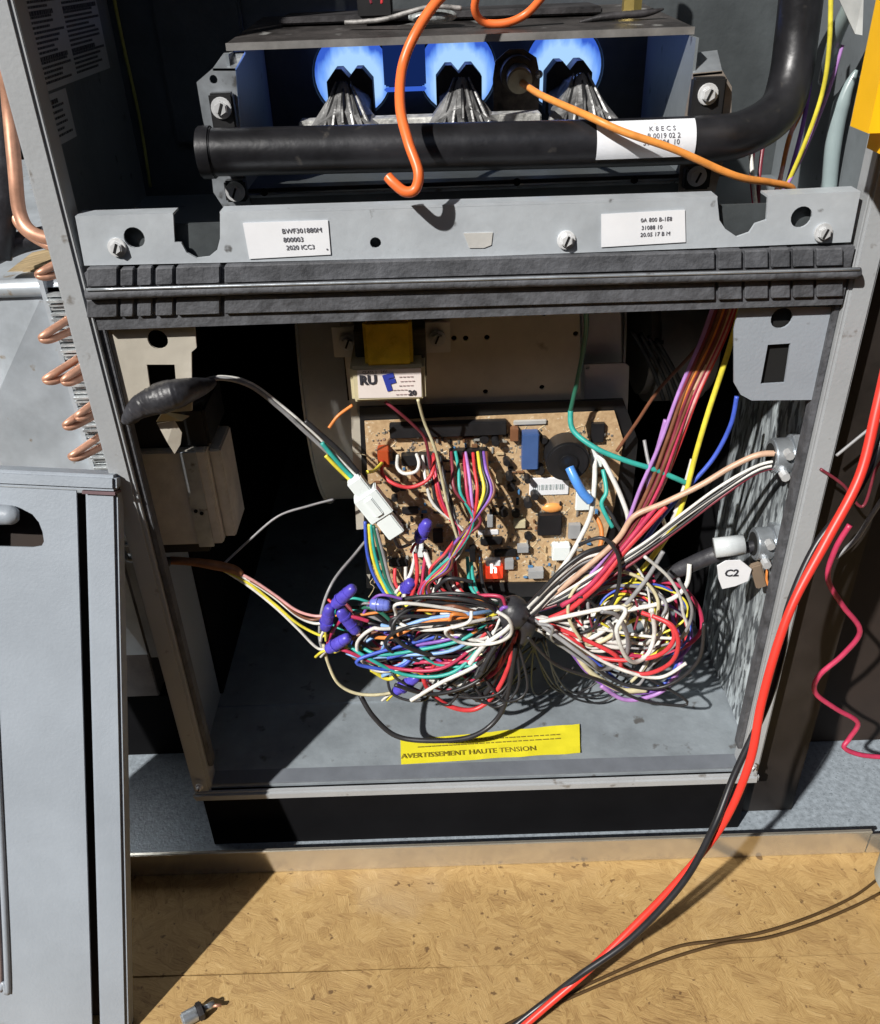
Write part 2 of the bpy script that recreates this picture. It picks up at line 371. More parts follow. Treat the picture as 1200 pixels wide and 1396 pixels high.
# upper compartment: shelf and vestibule panel
ZS = .410
MB().box((-HW+.003,.014,ZS-.004), (HW-.003,.70,ZS)).done('blower_shelf', m_inner, fur)
VY = .172
hc = [at(480,99,y=VY), at(624,97,y=VY), at(769,96,y=VY)]
ZH = sum(h.z for h in hc)/3
for h in hc: h.z = ZH
HR = .0262
b = MB().plate([V((-HW+.003,VY,ZS)), V((HW-.003,VY,ZS)), V((HW-.003,VY,TOP)), V((-HW+.003,VY,TOP))], [circ(h, X, Z, HR, 32) for h in hc], (0,.002,0))
b.done('vestibule_panel', m_dark, fur)
for h in hc:
    b = MB(); t = [h+Y*.002, h+Y*.10]
    n = 32
    r0 = [b.bm.verts.new(p) for p in circ(t[0], X, Z, HR, n)]; r1 = [b.bm.verts.new(p) for p in circ(t[1], X, Z, HR, n)]
    for k in range(n): b.bm.faces.new((r0[k], r0[(k+1) % n], r1[(k+1) % n], r1[k]))
    b.bm.faces.new(r1)
    b.done('heat_exchanger_tube', m_sooty, fur, True)
# raised cover at left of the vestibule and its yellowed corner sealant
b = MB(); c0 = at(206,0,y=VY-.004); c1 = at(236,196,y=VY-.004)
b.box((c0.x,VY-.006,c1.z), (c0.x+.055,VY-.0005,TOP-.1), .0015); b.done('raised_cover', m_dark, fur)
MB().tube([at(150,-30,y=VY-.003), at(168,60,y=VY-.003), at(190,160,y=VY-.003), at(205,255,y=VY-.003)], .0011).done('sealant_bead', mat('yellow_sealant', (.30,.28,.06), .6, var=.3), fur, True)
# labels on the left inner wall
XL = -HW+.0032
def walllabel(quad, rows, name='warning_label', cols=2, heads=True):
    P = [at(*q, x=XL) for q in quad]
    y0 = min(p.y for p in P); y1 = max(p.y for p in P); z0 = min(p.z for p in P); z1 = max(p.z for p in P)
    lb = MB().box((XL-.0002,y0,z0), (XL+.0002,y1,z1)).done(name, mat('aged_label', (.50,.52,.54), .5, var=.08), fur)
    b = MB(); cw = (y1-y0)/cols
    for c in range(cols):
        z = z1-.003
        for r in range(rows):
            yy = y0+c*cw+.002; end = y0+(c+1)*cw-.002-random.random()*cw*.35
            h = .0012 if r % 9 else .0022
            while yy < end:
                l = random.uniform(.001,.0035); b.box((XL+.00025,yy,z-h), (XL+.00035,min(end,yy+l),z)); yy += l+.0007
            z -= (z1-z0-.005)/rows
    b.done('small_print', m_print, lb)['kind'] = 'stuff'
walllabel([(30,-60),(118,-60),(137,82),(50,130)], 24)
walllabel([(60,140),(88,120),(103,180),(68,205)], 7, cols=1)

# ------------------------------------------------------------------ crossbar (front edge of the blower shelf)
bar = thing('shelf_crossbar', 'pale steel crossbar with two barcode stickers across the middle of the furnace', 'crossbar')
def F(px, py, y=-.002): return at(px, py, y=y)
outer = [F(103,298), F(236,294), F(238,330), F(247,331), F(254,344), F(268,352), F(285,350), F(296,341), F(300,325), F(300,292), F(600,283), F(978,271), F(981,300), F(989,312), F(1005,323), F(1022,317),
         F(1030,305), F(1045,300), F(1047,270), F(1173,264), F(1160,330), F(940,339), F(640,350), F(300,358), F(115,362)]
holes = [circ(F(183,324), X, Z, .0055), circ(F(512,331), X, Z, .0030, 12), circ(F(1093,296), X, Z, .0056)]
b = MB().plate(outer, holes, (0,.0018,0)); b.done('face_plate', m_bar, bar)
# folded top edge strips
def topstrip(p0, p1):
    a = F(*p0); c = F(*p1); b = MB()
    b.plate([a, c, c+Y*.012, a+Y*.012], [], (0,0,.0012)); b.done('top_fold', m_bar, bar)
topstrip((103,298),(236,294)); topstrip((300,292),(978,271)); topstrip((1047,270),(1173,264))
MB().box((-.203,.004,.408), (.203,.006,.432)).done('backing_plate', m_dark, bar)
for q in ((160,337),(772,327),(1122,317)): screw(F(q[0], q[1], -.0022), (0,-1,.1), .0034, bar)
# half round embossed mark in the centre
MB().plate([F(632,318,-.0026), F(672,317,-.0026), F(670,334,-.0026), F(660,338,-.0026), F(640,338,-.0026)], [], (0,.0005,0)).done('punched_tab', m_beige2, bar)
def sticker(quad, lines, parent, tsize, y=-.0028, tpx=None):
    P = [F(*q, y=y) for q in quad]
    s = MB().plate(P, [], (0,.0003,0)).done('sticker', m_white, parent)
    U = P[1]-P[0]; D_ = P[3]-P[0]
    for i, (tx, fx, fy, sz) in enumerate(lines):
        text(tx, P[0]+U*fx+D_*fy+Y*-.00035, U, -Y, tsize*sz*.86, m_ltp, s)
    return s
sticker([(331,304),(447,300),(451,347),(340,353)], [('BWF301880M',.44,.26,1),('800003',.44,.50,1),('2020 ICC3',.46,.72,.95),('.',.93,.70,2)], bar, .0042)
sticker([(820,292),(934,286),(935,330),(820,337)], [('0A 800 B-1E8',.47,.24,.9),('31088 10',.48,.47,.9),('20.05 17 B M',.47,.68,.9)], bar, .0038)

# gasket pads and rolled edge
def padrow(y0, y1, dark=m_rub):
    xs = [(118,160),(164,182),(187,207),(212,236),(240,300)]
    def zz(px, py): return at(px, py, y=-.004)
    rows = xs+[(306,975),(980,1012),(1016,1048),(1052,1078),(1082,1110),(1114,1150)]
    for a, c in rows:
        s0 = -.0285*(a-640); s1 = -.0285*(c-640)
        k = random.uniform(-1.2,1.2)
        q = [at(a,y0+s0+k,y=-.006), at(c,y0+s1+k,y=-.006), at(c,y1+s1,y=-.006), at(a,y1+s0,y=-.006)]
        b = MB().plate(q, [], (0,.005,0)); t = b.bm
        bmesh.ops.bevel(t, geom=t.edges[:], offset=.0006, segments=1, affect='EDGES')
        b.done('gasket_pad', dark, bar)
padrow(352,377); padrow(393,419)
MB().box((-.206,-.0035,.378), (.206,.003,.410)).done('gasket_backing', m_rub, bar)
b = MB().tube([at(118,401,y=-.008), at(400,392,y=-.008), at(700,384,y=-.008), at(1000,376,y=-.008), at(1172,372,y=-.008)], .0030, n=12); b.done('rolled_edge', m_rub, bar, True)
MB().tube([at(118,395,y=-.0105), at(640,381,y=-.0105), at(1172,367,y=-.0105)], .0008).done('bright_bead', m_galv, bar, True)

# ------------------------------------------------------------------ corner gussets
g1 = thing('corner_bracket', 'beige left corner bracket with a round hole and a square slot below the crossbar', 'bracket', 'corner brackets under the crossbar')
G = lambda px, py: at(px, py, y=.004)
MB().plate([G(135,420), G(263,420), G(268,474), G(261,480), G(262,560), G(176,566), G(167,560)], [circ(G(215,463), X, Z, .0058), [G(200,497), G(238,497), G(241,533), G(205,533)]], (0,.0016,0)).done('plate', m_beige, g1)
g2 = thing('corner_bracket', 'pale grey right corner bracket with rounded lower corner and dark rectangular slot', 'bracket', 'corner brackets under the crossbar')
MB().plate([G(1008,420), G(1142,418), G(1120,545), G(1025,546), G(1010,538), G(1001,522), G(1001,450)], [circ(G(1066,434), X, Z, .0062), [G(1047,470), G(1078,468), G(1070,522), G(1037,524)]], (0,.0016,0)).done('plate', m_paint, g2)
MB().box((G(1046,470).x-.008,.0075,G(1046,526).z-.004), (G(1078,470).x+.006,.009,G(1046,420).z)).done('backing_plate', m_hole, g2)

# ------------------------------------------------------------------ burner assembly
bur = thing('burner_assembly', 'three lit gas burners with a rail and end brackets above the black manifold pipe', 'burner')
YB = .052
def Bk(px, py, y=YB): return at(px, py, y=y)
# left end bracket
MB().plate([Bk(268,112), Bk(290,93), Bk(321,93), Bk(328,180), Bk(331,245), Bk(345,288), Bk(308,288), Bk(291,262), Bk(283,190), Bk(276,160)], [circ(Bk(291,108), X, Z, .0022, 10)], (0,.0015,0)).done('end_bracket', m_galv, bur)
MB().plate([Bk(290,93), Bk(321,93), at(334,70,y=YB+.02), at(305,72,y=YB+.02)], [], (0,0,-.0012)).done('bent_tab', m_galv, bur)
MB().plate([Bk(945,100), Bk(985,96), Bk(998,118), Bk(997,180), Bk(975,262), Bk(925,268), Bk(930,180)], [], (0,.0015,0)).done('end_bracket', mat('tarnished_bracket', (.36,.31,.27), .45, .5, var=.35, scale=40), bur)
MB().plate([Bk(945,101), Bk(985,97), at(978,68,y=YB+.02), at(945,72,y=YB+.02)], [], (0,0,-.0012)).done('bent_tab', m_galv, bur)
for (x0,y0,x1,y1), sc in (((284,127,324,176),(302,147)), ((305,246,338,274),(321,261)), ((946,106,984,160),(965,128)), ((935,228,966,257),(950,240))):
    a = Bk(x0,y0,YB-.006); c = Bk(x1,y1,YB-.006)
    MB().box((a.x,YB-.008,c.z), (c.x,YB-.0005,a.z), .001).done('rubber_block', m_black, bur)
    screw(Bk(sc[0],sc[1],YB-.0082), (0,-1,0), .0038, bur)
# side plates of the burner box
xl = at(318,110,y=YB+.01).x; xr = at(940,110,y=YB+.01).x
zt = .5065; zb = .437
for x0 in (xl, xr):
    MB().box((x0-.0008,YB+.003,zb), (x0+.0008,VY-.001,zt), ).done('box_side', m_sooty if False else m_inner, bur)
MB().box((xl,YB+.006,zb-.002), (xr,VY-.001,zb)).done('box_bottom', m_dark, bur)
MB().box((xl-.002,YB+.002,.4115), (xr+.002,YB+.0035,zb-.003)).done('lower_skirt', m_dark, bur)
MB().box((xl,YB+.0005,zb-.004), (xr,YB+.006,zb-.002), .0005).done('skirt_edge', m_galv, bur)
for q in ((360,262),(705,248),(865,245)): MB().cyl(at(q[0],q[1],y=YB+.0015), at(q[0],q[1],y=YB-.0004), .0022, n=10).done('rivet', m_hole, bur)
# shield plate above the flames
a = at(308,59,y=.070); c = at(946,44,y=.070); zt2 = (a.z+c.z)/2
sb0 = V((a.x+.006, VY-.002, zt2+.007)); sb1 = V((c.x-.008, VY-.002, zt2+.007))
a.z = c.z = zt2
m_sh = mat('sooty_shield', (.075,.068,.066), .5, .35, var=.5, scale=30, bump=.35, spot=.62, spotcol=(.30,.30,.29), spotscale=55)
MB().plate([a, c, sb1, sb0], [], (0,0,.0012)).done('heat_shield', m_sh, bur)
MB().box((a.x,.0685,zt2-.0022), (c.x,.070,zt2+.0015)).done('shield_edge', mat('shield_edge_steel', (.30,.29,.28), .4, .5, var=.3), bur)
MB().box((-.105,.12,zt2+.006), (.085,.168,zt2+.010), .001).done('rear_ledge', m_sooty, bur)
# rail
q0 = at(490,150,y=.11)
ra_ = at(560,156,y=.100).z
MB().box((at(410,160,y=.1).x,.088,ra_-.012), (at(735,160,y=.1).x,.1015,ra_), .0008).done('burner_rail', mat('bright_rail', (.50,.50,.48), .5, .2, var=.5, scale=120, bump=.6), bur)
m_fl = bpy.data.materials.new('gas_flame'); m_fl.use_nodes = True
nn = m_fl.node_tree.nodes; LL = m_fl.node_tree.links; nn.remove(nn['Principled BSDF'])
em = nn.new('ShaderNodeEmission'); tc = nn.new('ShaderNodeTexCoord'); mp = nn.new('ShaderNodeMapping'); mp.inputs['Scale'].default_value = (1,.3,.22)
nz = nn.new('ShaderNodeTexNoise'); nz.inputs['Scale'].default_value = 130; nz.inputs['Detail'].default_value = 3
ln = nn.new('ShaderNodeVectorMath'); ln.operation = 'LENGTH'; m2 = nn.new('ShaderNodeMapping'); m2.inputs['Scale'].default_value = (1/HR,0,1/HR); m2.inputs['Location'].default_value = (0,0,.18)
LL.new(tc.outputs['Object'], m2.inputs[0]); LL.new(m2.outputs[0], ln.inputs[0])
a1 = nn.new('ShaderNodeMath'); a1.operation = 'MULTIPLY_ADD'; a1.inputs[1].default_value = .55; LL.new(nz.outputs['Fac'], a1.inputs[0]); LL.new(ln.outputs['Value'], a1.inputs[2])
rp = nn.new('ShaderNodeValToRGB'); e_ = rp.color_ramp.elements; e_[0].position = .72; e_[0].color = (.42,.68,1,1); e_[1].position = 1.0; e_[1].color = (.16,.36,.98,1)
dv = nn.new('ShaderNodeMath'); dv.operation = 'MULTIPLY'; dv.inputs[1].default_value = .78; LL.new(a1.outputs[0], dv.inputs[0])
k = e_.new(.88); k.color = (.17,.38,.98,1); e_[-1].color = (.04,.12,.62,1)
LL.new(tc.outputs['Object'], mp.inputs[0]); LL.new(mp.outputs[0], nz.inputs['Vector']); LL.new(dv.outputs[0], rp.inputs[0]); LL.new(rp.outputs[0], em.inputs[0])
em.inputs[1].default_value = .85; LL.new(em.outputs[0], nn['Material Output'].inputs[0])
for i, h in enumerate(hc):
    bn = None
    # venturi body: peaked tube, from the rail back to the mouth at the vestibule
    def sec(y, w, hgt, pk, zc):
        return [V((h.x-w,y,zc-hgt)), V((h.x-w,y,zc)), V((h.x-w*.30,y,zc+pk)), V((h.x,y,zc+pk*1.25)), V((h.x+w*.30,y,zc+pk)), V((h.x+w,y,zc)), V((h.x+w,y,zc-hgt))]
    secs = [sec(.080,.021,.010,.008,ra_-.004), sec(.098,.017,.008,.015,ra_+.001), sec(.125,.012,.010,.013,ZH-.016), sec(.150,.013,.012,.006,ZH-.010)]
    b = MB(); rings = [[b.bm.verts.new(p) for p in s_] for s_ in secs]; n = 7
    for r0, r1 in zip(rings, rings[1:]):
        for k in range(n): b.bm.faces.new((r0[k], r0[(k+1) % n], r1[(k+1) % n], r1[k]))
    b.bm.faces.new(rings[0][::-1]); b.bm.faces.new(rings[-1])
    bn = b.done('burner_tube', m_burn, bur)
    for k in range(-3, 4):
        x0 = h.x+k*.0042
        pz = ra_+.001+.010*(1-abs(k)/3.6)
        MB().tube([V((h.x+k*.0062,.0775,pz-.011)), V((h.x+k*.0044,.083,pz-.002)), V((h.x+k*.0014,.100,ra_+.019))], [.0011,.0012,.0005], n=6).done('rib', m_burn if k % 2 else m_black, bn)
    # notched mouth, dark against the flame
    zc = ZH-.004
    prof = [(-.0145,-.020),(-.0145,.0035),(-.0085,.0105),(-.0045,.0105),(0,.0055),(.0045,.0105),(.0085,.0105),(.0145,.0035),(.0145,-.020)]
    MB().plate([V((h.x+u,.146,zc+v)) for u, v in prof], [], (0,.018,0)).done('burner_mouth', m_sooty, bn)
    # flame: a bulging ring of tongues in the tube opening
    b = MB(); n = 40; yv = VY+.012
    cen = b.bm.verts.new(h+Y*.030)
    r0 = [b.bm.verts.new(p) for p in circ(h+Y*.004, X, Z, HR*.955, n)]
    r1 = [b.bm.verts.new(p+Y*(.003*math.sin(5*k_))) for k_, p in enumerate(circ(h+Y*.010, X, Z, HR*.62, n))]
    for k in range(n):
        b.bm.faces.new((r0[k], r0[(k+1) % n], r1[(k+1) % n], r1[k])); b.bm.faces.new((r1[k], r1[(k+1) % n], cen))
    b.done('flame', m_fl, bn, True, origin=h)
# flame carry-over between the openings
for i in (0,):
    p0 = hc[i]+V((HR*.8,-.003,.001)); p1 = hc[i+1]+V((-HR*.8,-.003,.001))
    m_co = m_fl.copy(); m_co.name = 'dim_flame'
    for nd in m_co.node_tree.nodes:
        if nd.type == 'EMISSION': nd.inputs[1].default_value = .13
    b = MB().box((p0.x,VY-.006,ZH-.007), (p1.x,VY-.003,ZH+.020), .001); b.done('crossover_flame', m_co, bur)
    MB().box((p0.x,VY-.0075,ZH-.010), (p1.x,VY-.003,ZH-.0075), .0008).done('crossover_flame', m_fl, bur)
# sensor
s0 = at(705,100,y=.125)
sen = thing('flame_sensor', 'round dark flame sensor holder with white porcelain end between the second and third flames', 'sensor')
MB().plate([V((s0.x+u,.128,s0.z+v)) for u, v in ((-.014,-.024),(.014,-.024),(.0145,-.002),(.012,.008),(.004,.013),(-.005,.013),(-.013,.007),(-.0145,-.003))], [], (0,.002,0)).done('mount_plate', mat('sooty_brown', (.26,.21,.17), .55, .3, var=.5, scale=60), sen)
MB().cyl(s0+Y*.003, s0-Y*.010, .0105, n=24, bev=.001).done('collar', mat('worn_collar', (.15,.13,.11), .5, .4, var=.4), sen, 'auto')
MB().cyl(s0-Y*.006, s0-Y*.020+Z*-.002, .0075, n=20, bev=.001).done('porcelain', mat('dirty_porcelain', (.42,.38,.28), .4, var=.2), sen, 'auto')
MB().ball(at(735,101,y=.12), .0024).done('rivet', m_screw, sen, True)
wire(m_amber, [(712,112,.105),(740,130,.07),(800,158,.022),(850,178,.010),(920,205,.008),(1000,238,.012),(1050,247,.022),(1078,256,.03),(1084,268,.034)], .0020, 'sensor_wire', None, 'orange braided sensor wire running from the flame sensor over the pipe sticker', 'wire', res=10)
# dangling orange wire and loop
wire(m_ins, [(640,-30,.05),(600,-2,.04),(568,45,.03),(548,95,.024),(545,145,.004),(556,195,-.010),(569,235,-.018),(566,256,-.020),(551,261,-.020),(537,250,-.018),(530,240,-.016)], .0026, 'hanging_wire', None, 'thick bright orange wire with hooked end hanging in front of the manifold pipe', 'wire', res=10, n=12)
wire(m_ins, [(655,-25,.08),(648,10,.085),(660,30,.09),(690,32,.09),(720,18,.09),(742,-10,.085)], .0022, 'wire_loop', None, 'orange wire loop resting on the sooty heat shield at the top', 'wire', n=10)
# bits on the shield
fit = thing('brass_fitting', 'small brass gas fitting above the right end of the heat shield', 'fitting')
p = at(862,2,y=.12); MB().cyl(p-Z*.006, p+Z*.012, .006, n=6, bev=.0008).done('hex_body', mat('brass', (.62,.48,.16), .3, .8), fit); MB().cyl(p+Z*.012, p+Z*.05, .004).done('tube', m_galv, fit, True)
cn = thing('black_spade_connector', 'black spade connector on red leads standing on the heat shield', 'connector')
p = at(512,12,y=.115); MB().box(p-V((.010,.006,.004)), p+V((.010,.006,.030)), .001).done('housing', m_black, cn)
wire('maroon', [(505,5,.11),(500,-20,.11),(490,-60,.11)], .0013, 'wire', cn); wire('red', [(520,5,.11),(524,-20,.11),(530,-60,.11)], .0013, 'wire', cn)
wire(mat('braid_grey', (.30,.29,.28), .6, .3, var=.5, scale=200), [(470,30,.10),(520,26,.095),(560,16,.09),(590,8,.09),(630,10,.09)], .0013, 'braided_wire', None, 'thin grey braided wire lying across the heat shield', 'wire')
o = MB().ball(at(590,22,y=.10), .008, (1.8,1,.5)).done('glass_fibre_scrap', mat('glass_scrap', (.42,.45,.45), .35, .2, var=.5, scale=120, bump=.8, bscale=200), None, True); tag(o, 'pale crumpled scrap of glass fibre on the heat shield', 'scrap')
o = MB().tube([at(790,30,y=.10), at(830,22,y=.10), at(880,18,y=.10), at(905,12,y=.10)], [.0006,.0022,.0020,.0005]).done('solder_streak', m_sooty, None, True); tag(o, 'dark flake of soot lying on the right half of the heat shield', 'scrap')

# ------------------------------------------------------------------ manifold
man = thing('manifold_pipe', 'thick black iron manifold pipe crossing the burners and bending upward at right', 'pipe')
PR = .0121
path = [at(277,208,y=.030), at(500,203,y=.030), at(800,196,y=.030), at(960,190,y=.032), at(1018,180,y=.038), at(1062,150,y=.050), at(1078,105,y=.060), at(1086,50,y=.066), at(1092,0,y=.068), at(1100,-80,y=.07)]
MB().tube(path, [PR,PR,PR,PR,PR*.98,PR*.96,PR*.95,PR*.95,PR*.95,PR*.95], n=28, res=12).done('pipe', m_pipe, man, True)
e = path[0]; MB().cyl(e-X*.0015, e+X*.006, PR+.0012, n=28, bev=.0008).done('end_cap', m_pipe, man, 'auto')
for q, yy in (((1083,68),.064), ((1080,30),.067)):
    pass
# sticker wrapped on the pipe
pa = at(808,196,y=.030); pb = at(940,191,y=.031); ax = (pb-pa).normalized(); n = 12; b = MB(); ring = []
up = (Z-ax*Z.dot(ax)).normalized(); fr = ax.cross(up); fr = fr if fr.y < 0 else -fr
for k in range(n+1):
    t = R_(-28)+(R_(94)+R_(0))*k/n
    d = fr*math.cos(t)+up*math.sin(t)
    ring.append((b.bm.verts.new(pa+d*(PR+.0007)), b.bm.verts.new(pb+d*(PR+.0007))))
for k in range(n): b.bm.faces.new((ring[k][0], ring[k][1], ring[k+1][1], ring[k+1][0]))
st = b.done('sticker', mat('worn_sticker', (.70,.72,.76), .45, var=.08, scale=40, spot=.62, spotcol=(.45,.36,.28), spotscale=60), man, True)
for i, (tx, fx, t) in enumerate((('K 8 E C S',.52,38), ('B 0019 02 2',.50,22), ('31-60884  10',.46,8))):
    d = fr*math.cos(R_(t))+up*math.sin(R_(t)); p = pa+(pb-pa)*fx+d*(PR+.0010)
    text(tx, p, ax, d, .0036, m_ltp, st)

# ------------------------------------------------------------------ top-right corner: tubes and wires by the gas pipe
tw = [('yellow',[(1132,-30,.04),(1132,60,.04),(1120,130,.045),(1095,200,.05),(1065,270,.06)],'yellow wire beside the bent black pipe at top right'),
      ('purple',[(1112,-30,.07),(1108,90,.07),(1095,170,.07),(1075,250,.07),(1062,290,.06)],'purple wire behind the bent black pipe'),
      ('orange',[(1100,60,.09),(1095,140,.085),(1075,190,.08),(1060,260,.07),(1050,300,.06)],'orange wire just right of the pipe bend'),
      ('pink',[(1085,160,.08),(1072,200,.08),(1062,250,.07),(1040,310,.06)],'pink wire dropping under the pipe bend'),
      ('maroon',[(1042,190,.10),(1036,240,.09),(1032,300,.07)],'dark red wire behind the sensor wire at the right notch'),
      ('crimson',[(1028,190,.09),(1024,240,.08),(1030,290,.06)],'crimson wire dropping into the right notch'),
      ('white',[(1022,200,.085),(1025,240,.075),(1030,280,.06)],'white wire dropping into the right notch of the crossbar')]
for c, p, l in tw: wire(c, p, .0013, 'wire', None, l, 'wire')
wire('violet', [(1062,270,.055),(1080,240,.055),(1100,200,.055),(1128,130,.05),(1150,60,.05)], .001, 'wire', None, 'thin violet wire crossing the grey tube at top right', 'wire')
m_tb = mat('grey_vinyl_tube', (.28,.35,.36), .3, var=.1, coat=.3)
o = MB().tube([at(1172,-20,y=.03), at(1140,50,y=.05), at(1125,110,y=.08)], .0038, n=12).done('vinyl_tube', m_tb, None, True); tag(o, 'grey green vinyl tube slanting up to the yellow tool', 'tube')
o = MB().tube([at(1168,95,y=.06), at(1148,140,y=.06), at(1136,200,y=.06), at(1130,265,y=.06), at(1125,330,y=.05)], [.001,.0045,.0045,.0042,.004], n=12).done('vinyl_tube', m_tb, None, True); tag(o, 'grey green vinyl tube with pointed top running behind the right end of the crossbar', 'tube')
o = MB().plate([at(1140,-10,y=.02), at(1178,-12,y=.02), at(1176,48,y=.02), at(1166,46,y=.021)], [], (0,.0005,0)).done('plastic_strip', mat('frosted_plastic', (.5,.52,.52), .3, var=.2), None); tag(o, 'frosted plastic flap at the top beside the yellow tool', 'plastic flap')

# yellow tool at the right edge
yt = thing('meter_holster', 'yellow rubber meter holster hanging at the top right edge', 'meter')
a = at(1177,214,y=-.05); b = MB().box((a.x,-.06,a.z), (a.x+.085,-.02,a.z+.16), .010); b.done('holster', m_yel, yt, 'auto')
MB().box((a.x+.014,-.062,a.z+.012), (a.x+.071,-.055,a.z+.148), .003).done('meter_face', m_black, yt)
wire(m_copper, [], ) if False else None
# ------------------------------------------------------------------ blower
blo = thing('blower_housing', 'dusty beige blower housing behind the control board', 'blower')
bc = V((0,.300,.262)); BR = .158; x0 = at(412,500,y=.150).x; x1 = at(848,470,y=.150).x
b = MB(); n = 56
prof = []
for k in range(n):
    t = 2*math.pi*k/n; r = BR*(1+.0*math.sin(t)); prof.append(V((0, bc.y-math.cos(t)*r, bc.z+math.sin(t)*r)))
ra = [b.bm.verts.new(p+X*x0) for p in prof]; rb = [b.bm.verts.new(p+X*x1) for p in prof]
for k in range(n): b.bm.faces.new((ra[k], ra[(k+1) % n], rb[(k+1) % n], rb[k]))
b.done('scroll_wrap', m_beige2, blo, 'auto')
for xx, nm in ((x0,1),(x1,-1)):
    c = V((xx,bc.y,bc.z)); mpl = MB().plate(circ(c, Y, Z, BR+.004, 56), [circ(c, Y, Z, BR*.55, 40)], (-.0016*nm,0,0)); mpl.done('end_plate', m_beige2, blo)
# mounting plate in front
YP = .092
Q = lambda px, py, y=YP: at(px, py, y=y)
hl = [circ(Q(px,py), X, Z, .0019, 10) for px, py in ((619,461),(635,461),(664,460),(742,427),(785,455),(662,534),(739,528))]
MB().plate([Q(465,415), Q(790,405), Q(792,552), Q(480,562)], hl, (0,.0015,0)).done('mounting_plate', m_beige, blo)
MB().plate([Q(463,425,.090), Q(480,425,.090), Q(487,560,.090), Q(515,640,.090), Q(512,720,.090), Q(486,722,.090), Q(478,560,.090)], [], (0,.0015,0)).done('side_strap', m_beige, blo)
MB().box((Q(467,500).x,YP+.012,Q(500,555).z), (Q(790,500).x,YP+.013,Q(500,415).z)).done('dark_backing', m_hole, blo)
MB().plate([at(793,418,y=.11), at(846,416,y=.11), at(848,495,y=.11), at(795,498,y=.11)], [], (0,.002,0)).done('side_plate', m_beige2, blo)
MB().plate([at(797,497,y=.10), at(852,495,y=.10), at(858,500,y=.10), at(855,590,y=.10), at(797,590,y=.10)], [circ(at(801,501,y=.10), X, Z, .0015, 8)], (0,.002,0)).done('corner_plate', m_beige2, blo)
c = at(876,455,y=.21); MB().cyl(c-X*.004, c+X*.050, .055, n=40, bev=.006).done('motor', mat('motor_steel', (.20,.18,.16), .45, .4, var=.2), blo, 'auto')
for k in range(4):
    p = at(862+k*11,450+k*4,y=.14); q = at(905+k*13,545+k*6,y=.15)
    MB().tube([p, (p+q)/2+V((.002,-.003,0)), q], .0016, n=6).done('cooling_strut', m_black, blo, True)
MB().box(at(880,468,y=.15)-V((.009,0,.0012)), at(905,468,y=.15)+V((.0,.001,.002))).done('motor_slot', m_hole, blo)

# ------------------------------------------------------------------ control transformer
tr = thing('control_transformer', 'small control transformer with yellow taped coil and white printed label above the circuit board', 'transformer')
def Tt(px, py, y): return at(px, py, y=y)
a = Tt(484,436,.078); c = Tt(582,500,.078)
MB().box((a.x,.060,c.z), (c.x,.090,a.z), .001).done('lamination_stack', m_lam, tr)
a = Tt(494,434,.050); c = Tt(564,494,.050)
MB().box((a.x,.044,c.z), (c.x,.061,a.z), .002).done('coil', m_ytape, tr)
a = Tt(476,500,.045); c = Tt(581,545,.045)
MB().box((a.x,.044,c.z), (c.x,.088,a.z), .002).done('bobbin_cap', m_cream, tr, 'auto')
pl = [Tt(487,505,.0434), Tt(574,502,.0434), Tt(575,541,.0434), Tt(489,543,.0434)]
lb = MB().plate(pl, [], (0,.0004,0)).done('label', mat('pinkish_label', (.78,.70,.66), .5, var=.04), tr)
text('RU', Tt(490,519,.0428), X, -Y, .0085, m_print, lb, bold=.0004)
m_ink = mat('blue_stamp', (.03,.05,.35), .5)
text('F', Tt(525,524,.0428), X+Z*.25, -Y, .014, m_ink, lb, bold=.0010)
text('20', Tt(557,536,.0428), X, -Y, .0050, m_print, lb, bold=.0002)
text('CLASS 2   24V', Tt(494,508,.0428), X, -Y, .0026, m_print, lb)
for (x_, y_) in ((544,514),(546,520),(544,526),(536,532),(540,538)): 
    p = Tt(x_,y_,.0428); b = MB()
    for k in range(4): b.box(p+V((k*.0024,0,-.0003)), p+V((k*.0024+.0017,.0002,.0003)))
    b.done('small_print', mat('faint_print', (.40,.30,.30), .6), lb)
for px, py in ((474,466),(596,460)):
    p = Tt(px,py,.088); MB().box(p-V((.010,.0,.011)), p+V((.009,.0015,.011)), .0005).done('mounting_ear', m_beige2, tr); screw(p-Y*.0005, (0,-1,0), .004, tr)

# ------------------------------------------------------------------ control board
bd = thing('control_board', 'tan circuit board with relays, chips and a large black relay beside the blower', 'circuit board')
YC = .085
K = lambda px, py, y=YC: at(px, py, y=y)
bcor = [K(497,575), K(838,561), K(850,600), K(838,690), K(808,795), K(510,796)]
MB().plate(bcor, [], (0,.0018,0)).done('board', m_board, bd)
MB().plate([K(508,797,YC-.002), K(812,794,YC-.002), K(808,812,YC-.006), K(560,816,YC-.006)], [], (0,.012,0)).done('tray_edge', m_black, bd)
MB().plate([K(490,556,YC+.003), K(850,545,YC+.003), K(870,600,YC+.003), K(860,700,YC+.003), K(815,800,YC+.003), K(500,802,YC+.003)], [], (0,.003,0)).done('tray', m_black, bd)
def comp(px0, py0, px1, py1, h, mt, name, bev=.0006, label=None):
    a = K(px0,py0); c = K(px1,py1)
    o = MB().box((a.x,YC-h,c.z), (c.x,YC,a.z), bev).done(name, mt, bd)
    if label: o['label'] = label
    return o
m_bk2 = mat('component_black', (.018,.018,.020), .4, var=.3)
m_relay = mat('relay_blue', (.06,.12,.30), .35, var=.1)
rg0 = random.Random(9); m_rdk = mat('part_brown', (.22,.10,.05), .4); m_gr2 = mat('part_grey', (.35,.36,.37), .4)
m_rred = mat('terminal_red', (.42,.07,.02), .4)
